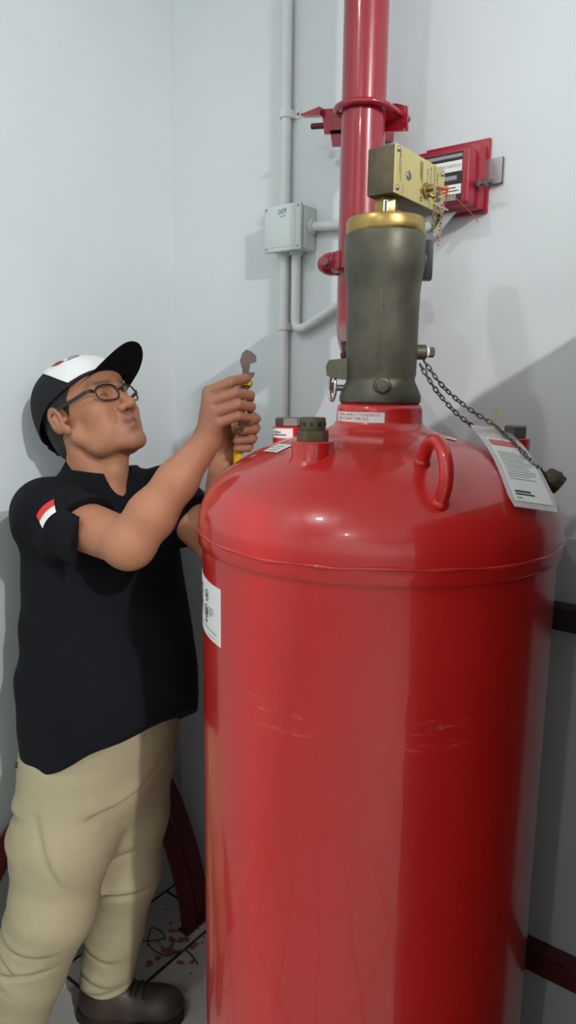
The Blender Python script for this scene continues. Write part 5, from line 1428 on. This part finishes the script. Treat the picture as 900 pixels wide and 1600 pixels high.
def cap_surface(th, ph):
    """th: angle round (0 = front), ph: 0 rim .. 1 crown; structured, tall at the front."""
    ct, st_ = cos(th), sin(th)
    a = 0.112 if ct > 0 else 0.114; b = 0.0885
    e = 0.86
    k = cos(ph * pi / 2) ** 0.72
    x = a * math.copysign(abs(ct) ** e, ct) * k; y = b * math.copysign(abs(st_) ** e, st_) * k
    rim = 0.048 + 0.010 * ct - 0.006 * (1 - ct * ct) if ct > 0 else 0.048 + 0.052 * ct - 0.006 * (1 - ct * ct)
    top = 0.132 - 0.10 * x * 0.2
    z = rim + (top - rim) * sin(ph * pi / 2) ** 0.86
    lean = -0.010 * sin(ph * pi / 2)
    return hp3(x - 0.012 + lean, y, z)
def cap_panel(th0, th1, name, m, ph0=0.0, ph1=1.0, nt=28, nph=18, e=0.0, edge=None):
    V = []; Fc = []
    c0 = hp3(-0.012, 0, 0.03)
    for i in range(nt + 1):
        for j in range(nph + 1):
            th = th0 + (th1 - th0) * i / nt
            lo_ = edge(th) if edge else ph0
            p = cap_surface(th, lo_ + (ph1 - lo_) * j / nph)
            V.append(p + (p - c0).normalized() * e)
    for i in range(nt):
        for j in range(nph):
            a = i * (nph + 1) + j; Fc.append((a, a + nph + 1, a + nph + 2, a + 1))
    mb = MB().poly(V, Fc)
    bmesh.ops.remove_doubles(mb.bm, verts=list(mb.bm.verts), dist=1e-5)
    ret = bmesh.ops.solidify(mb.bm, geom=list(mb.bm.faces), thickness=0.0022)
    bmesh.ops.recalc_face_normals(mb.bm, faces=list(mb.bm.faces))
    return mb
cap = cap_panel(-pi, pi, 'cap', None, nt=72).build('cap', M['cap_black'], man, 60); cap['label'] = 'black baseball cap with a white front panel'
# the white panel comes down to a point at each temple and covers the front of the crown
edge_fn = lambda th: 0.03 if abs(th) < radians(60) else 0.03 + (abs(th) - radians(60)) * 1.15
fp = cap_panel(-radians(102), radians(102), 'front_panel', None, ph1=0.93, e=0.0022, edge=edge_fn).build('front_panel', M['cap_white'], cap, 60); fp['label'] = 'white front panel of the cap'
# small emblem high on the panel
def emblem(th0, ph0, pts, m, e):
    c0 = hp3(-0.012, 0, 0.03); V = []
    for u, v in pts:
        p = cap_surface(th0 + u, ph0 + v); V.append(p + (p - c0).normalized() * e)
    return MB().poly(V, [tuple(range(len(V)))]).build('emblem', m, cap)
emblem(-radians(52), 0.50, [(-0.30, 0.02), (-0.10, -0.06), (0.10, -0.05), (0.02, 0.03), (-0.12, 0.07)], M['logo_red'], 0.0042)
emblem(-radians(30), 0.50, [(-0.26, -0.08), (0.10, -0.06), (0.26, 0.04), (0.10, 0.10), (-0.10, 0.06)], M['logo_grey'], 0.0042)
MB().sphere(cap_surface(0, 1.0) + Vector(hz_ * 0.002), 0.006, 12, 8, (1, 1, 0.6)).build('top_button', M['cap_black'], cap, 60)
# brim: arched, thick-edged
V = []; Fc = []; nu, nv = 28, 10
for i in range(nu + 1):
    th = radians(-64) + radians(128) * i / nu
    base = np.array([0.112 * math.copysign(abs(cos(th)) ** 0.86, cos(th)) - 0.014, 0.0885 * math.copysign(abs(sin(th)) ** 0.86, sin(th)), 0.0])
    ext = 0.090 * cos(th * 1.22) ** 0.55 if abs(th * 1.22) < pi / 2 else 0.0
    for j in range(nv + 1):
        v = j / nv
        x = base[0] + ext * v; y = base[1] * (1 - 0.10 * v)
        z = 0.062 + 0.012 * v - 6.6 * y * y * (0.72 + 0.28 * v)
        V.append(hp3(x, y, z))
for i in range(nu):
    for j in range(nv):
        a = i * (nv + 1) + j; Fc.append((a, a + nv + 1, a + nv + 2, a + 1))
mb = MB().poly(V, Fc); bmesh.ops.solidify(mb.bm, geom=list(mb.bm.faces), thickness=0.0035); bmesh.ops.recalc_face_normals(mb.bm, faces=list(mb.bm.faces))
mb.build('brim', M['cap_black'], cap, 50)
MB().tube(smooth_path([hp3(-0.122, 0.030, -0.002), hp3(-0.131, 0.0, -0.012), hp3(-0.122, -0.030, -0.002)], 6), 0, flat=(0.014, 0.004), up=tuple(hz_)).build('back_strap', M['cap_black'], cap, 60)
MB().sphere(hp3(-0.120, -0.010, -0.022), 0.009, 12, 8, (1, 1, 0.8)).build('strap_buckle', M['cap_black'], cap, 60)

# glasses: rims, bridge, temples, lenses
def lens_loop(s, k=1.0):
    pts = []
    for i in range(36):
        a = 2 * pi * i / 36
        u = 0.0255 * k * math.copysign(abs(cos(a)) ** 0.72, cos(a)); v = 0.0175 * k * math.copysign(abs(sin(a)) ** 0.78, sin(a))
        y = s * 0.0335 + u
        pts.append(hp3(0.1045 - 0.9 * y * y * 4, y, 0.006 + v))
    return pts
gl = MB().tube(lens_loop(-1), 0.0019, 8, closed=True); gl.tube(lens_loop(1), 0.0019, 8, closed=True)
gl.tube(smooth_path([hp3(0.103, -0.0085, 0.010), hp3(0.108, 0, 0.0125), hp3(0.103, 0.0085, 0.010)], 5), 0.0016, 8)
glasses = gl.build('glasses', M['frame_black'], man, 60); glasses['label'] = 'thin black-rimmed glasses'
for s in (-1, 1):
    MB().tube(smooth_path([hp3(0.090, s * 0.060, 0.014), hp3(0.084, s * 0.073, 0.016), hp3(0.05, s * 0.0815, 0.017), hp3(0.0, s * 0.0835, 0.022), hp3(-0.022, s * 0.0835, 0.020), hp3(-0.036, s * 0.084, 0.0)], 6), 0, flat=(0.0072, 0.0024), up=tuple(hz_)).build('temple', M['frame_black'], glasses, 60)
    pts = lens_loop(s, 0.97); c = sum(pts, Vector()) / len(pts)
    MB().poly([c + Vector(hx_ * 0.0010)] + pts, [(0, 1 + i, 1 + (i + 1) % 36) for i in range(36)]).build('lens', M['lens'], glasses, 180)

# ================================================================ THE WRENCH in his hands
wr_ = thing('adjustable_wrench', 'small adjustable wrench with a yellow grip held upright in both hands', 'wrench', (-0.9425, 1.0769, 1.445))
g0, g1 = Vector((-0.9420, 1.0762, 1.447)), Vector((-0.9183, 1.0705, 1.600))
ax_ = (g1 - g0).normalized()
up_ = Vector((0.8, 0.6, 0)); up_ = (up_ - ax_ * up_.dot(ax_)).normalized()
mb = MB().tube([g0.lerp(g1, t) for t in np.linspace(0, 0.50, 8)], [0.0078, 0.0090, 0.0092, 0.0090, 0.0086, 0.0082, 0.0080, 0.0070], 16)
mb.build('grip', M['yellow'], wr_, 60)
sd_ = ax_.cross(up_)
MB().lathe([(0.0125, -0.004), (0.0140, 0.0), (0.0125, 0.006)], g1 + ax_ * 0.010, ax_, 20).build('grip_collar', M['yellow'], wr_, 40)
b_ = g1 + ax_ * 0.010
MB().tube([g0.lerp(g1, 0.45), g1 - ax_ * 0.01, b_ + ax_ * 0.012, b_ + ax_ * 0.030], 0, flat=(0.013, 0.0070), up=tuple(up_)).build('shank', M['tool_steel'], wr_)
hd_ = b_ + ax_ * 0.027
def hp4(u, v): return hd_ + up_ * u + ax_ * v
jaw = [(-0.008, 0.0), (0.005, 0.0), (0.008, 0.010), (0.019, 0.015), (0.017, 0.026), (0.007, 0.033), (-0.003, 0.036), (-0.010, 0.028), (-0.013, 0.014)]
MB().prism([hp4(u, v) - sd_ * 0.0055 for u, v in jaw], sd_ * 0.011).build('fixed_jaw', M['tool_steel'], wr_)
mj = [(0.004, 0.002), (0.016, 0.000), (0.018, 0.010), (0.008, 0.009)]
MB().prism([hp4(u, v - 0.016) - sd_ * 0.0045 for u, v in mj], sd_ * 0.009).build('sliding_jaw', M['tool_steel'], wr_)
MB().lathe([(0.0045, -0.006), (0.0045, 0.006)], hp4(0.001, 0.004), up_, 12).build('knurled_screw', M['tool_steel'], wr_, 40)
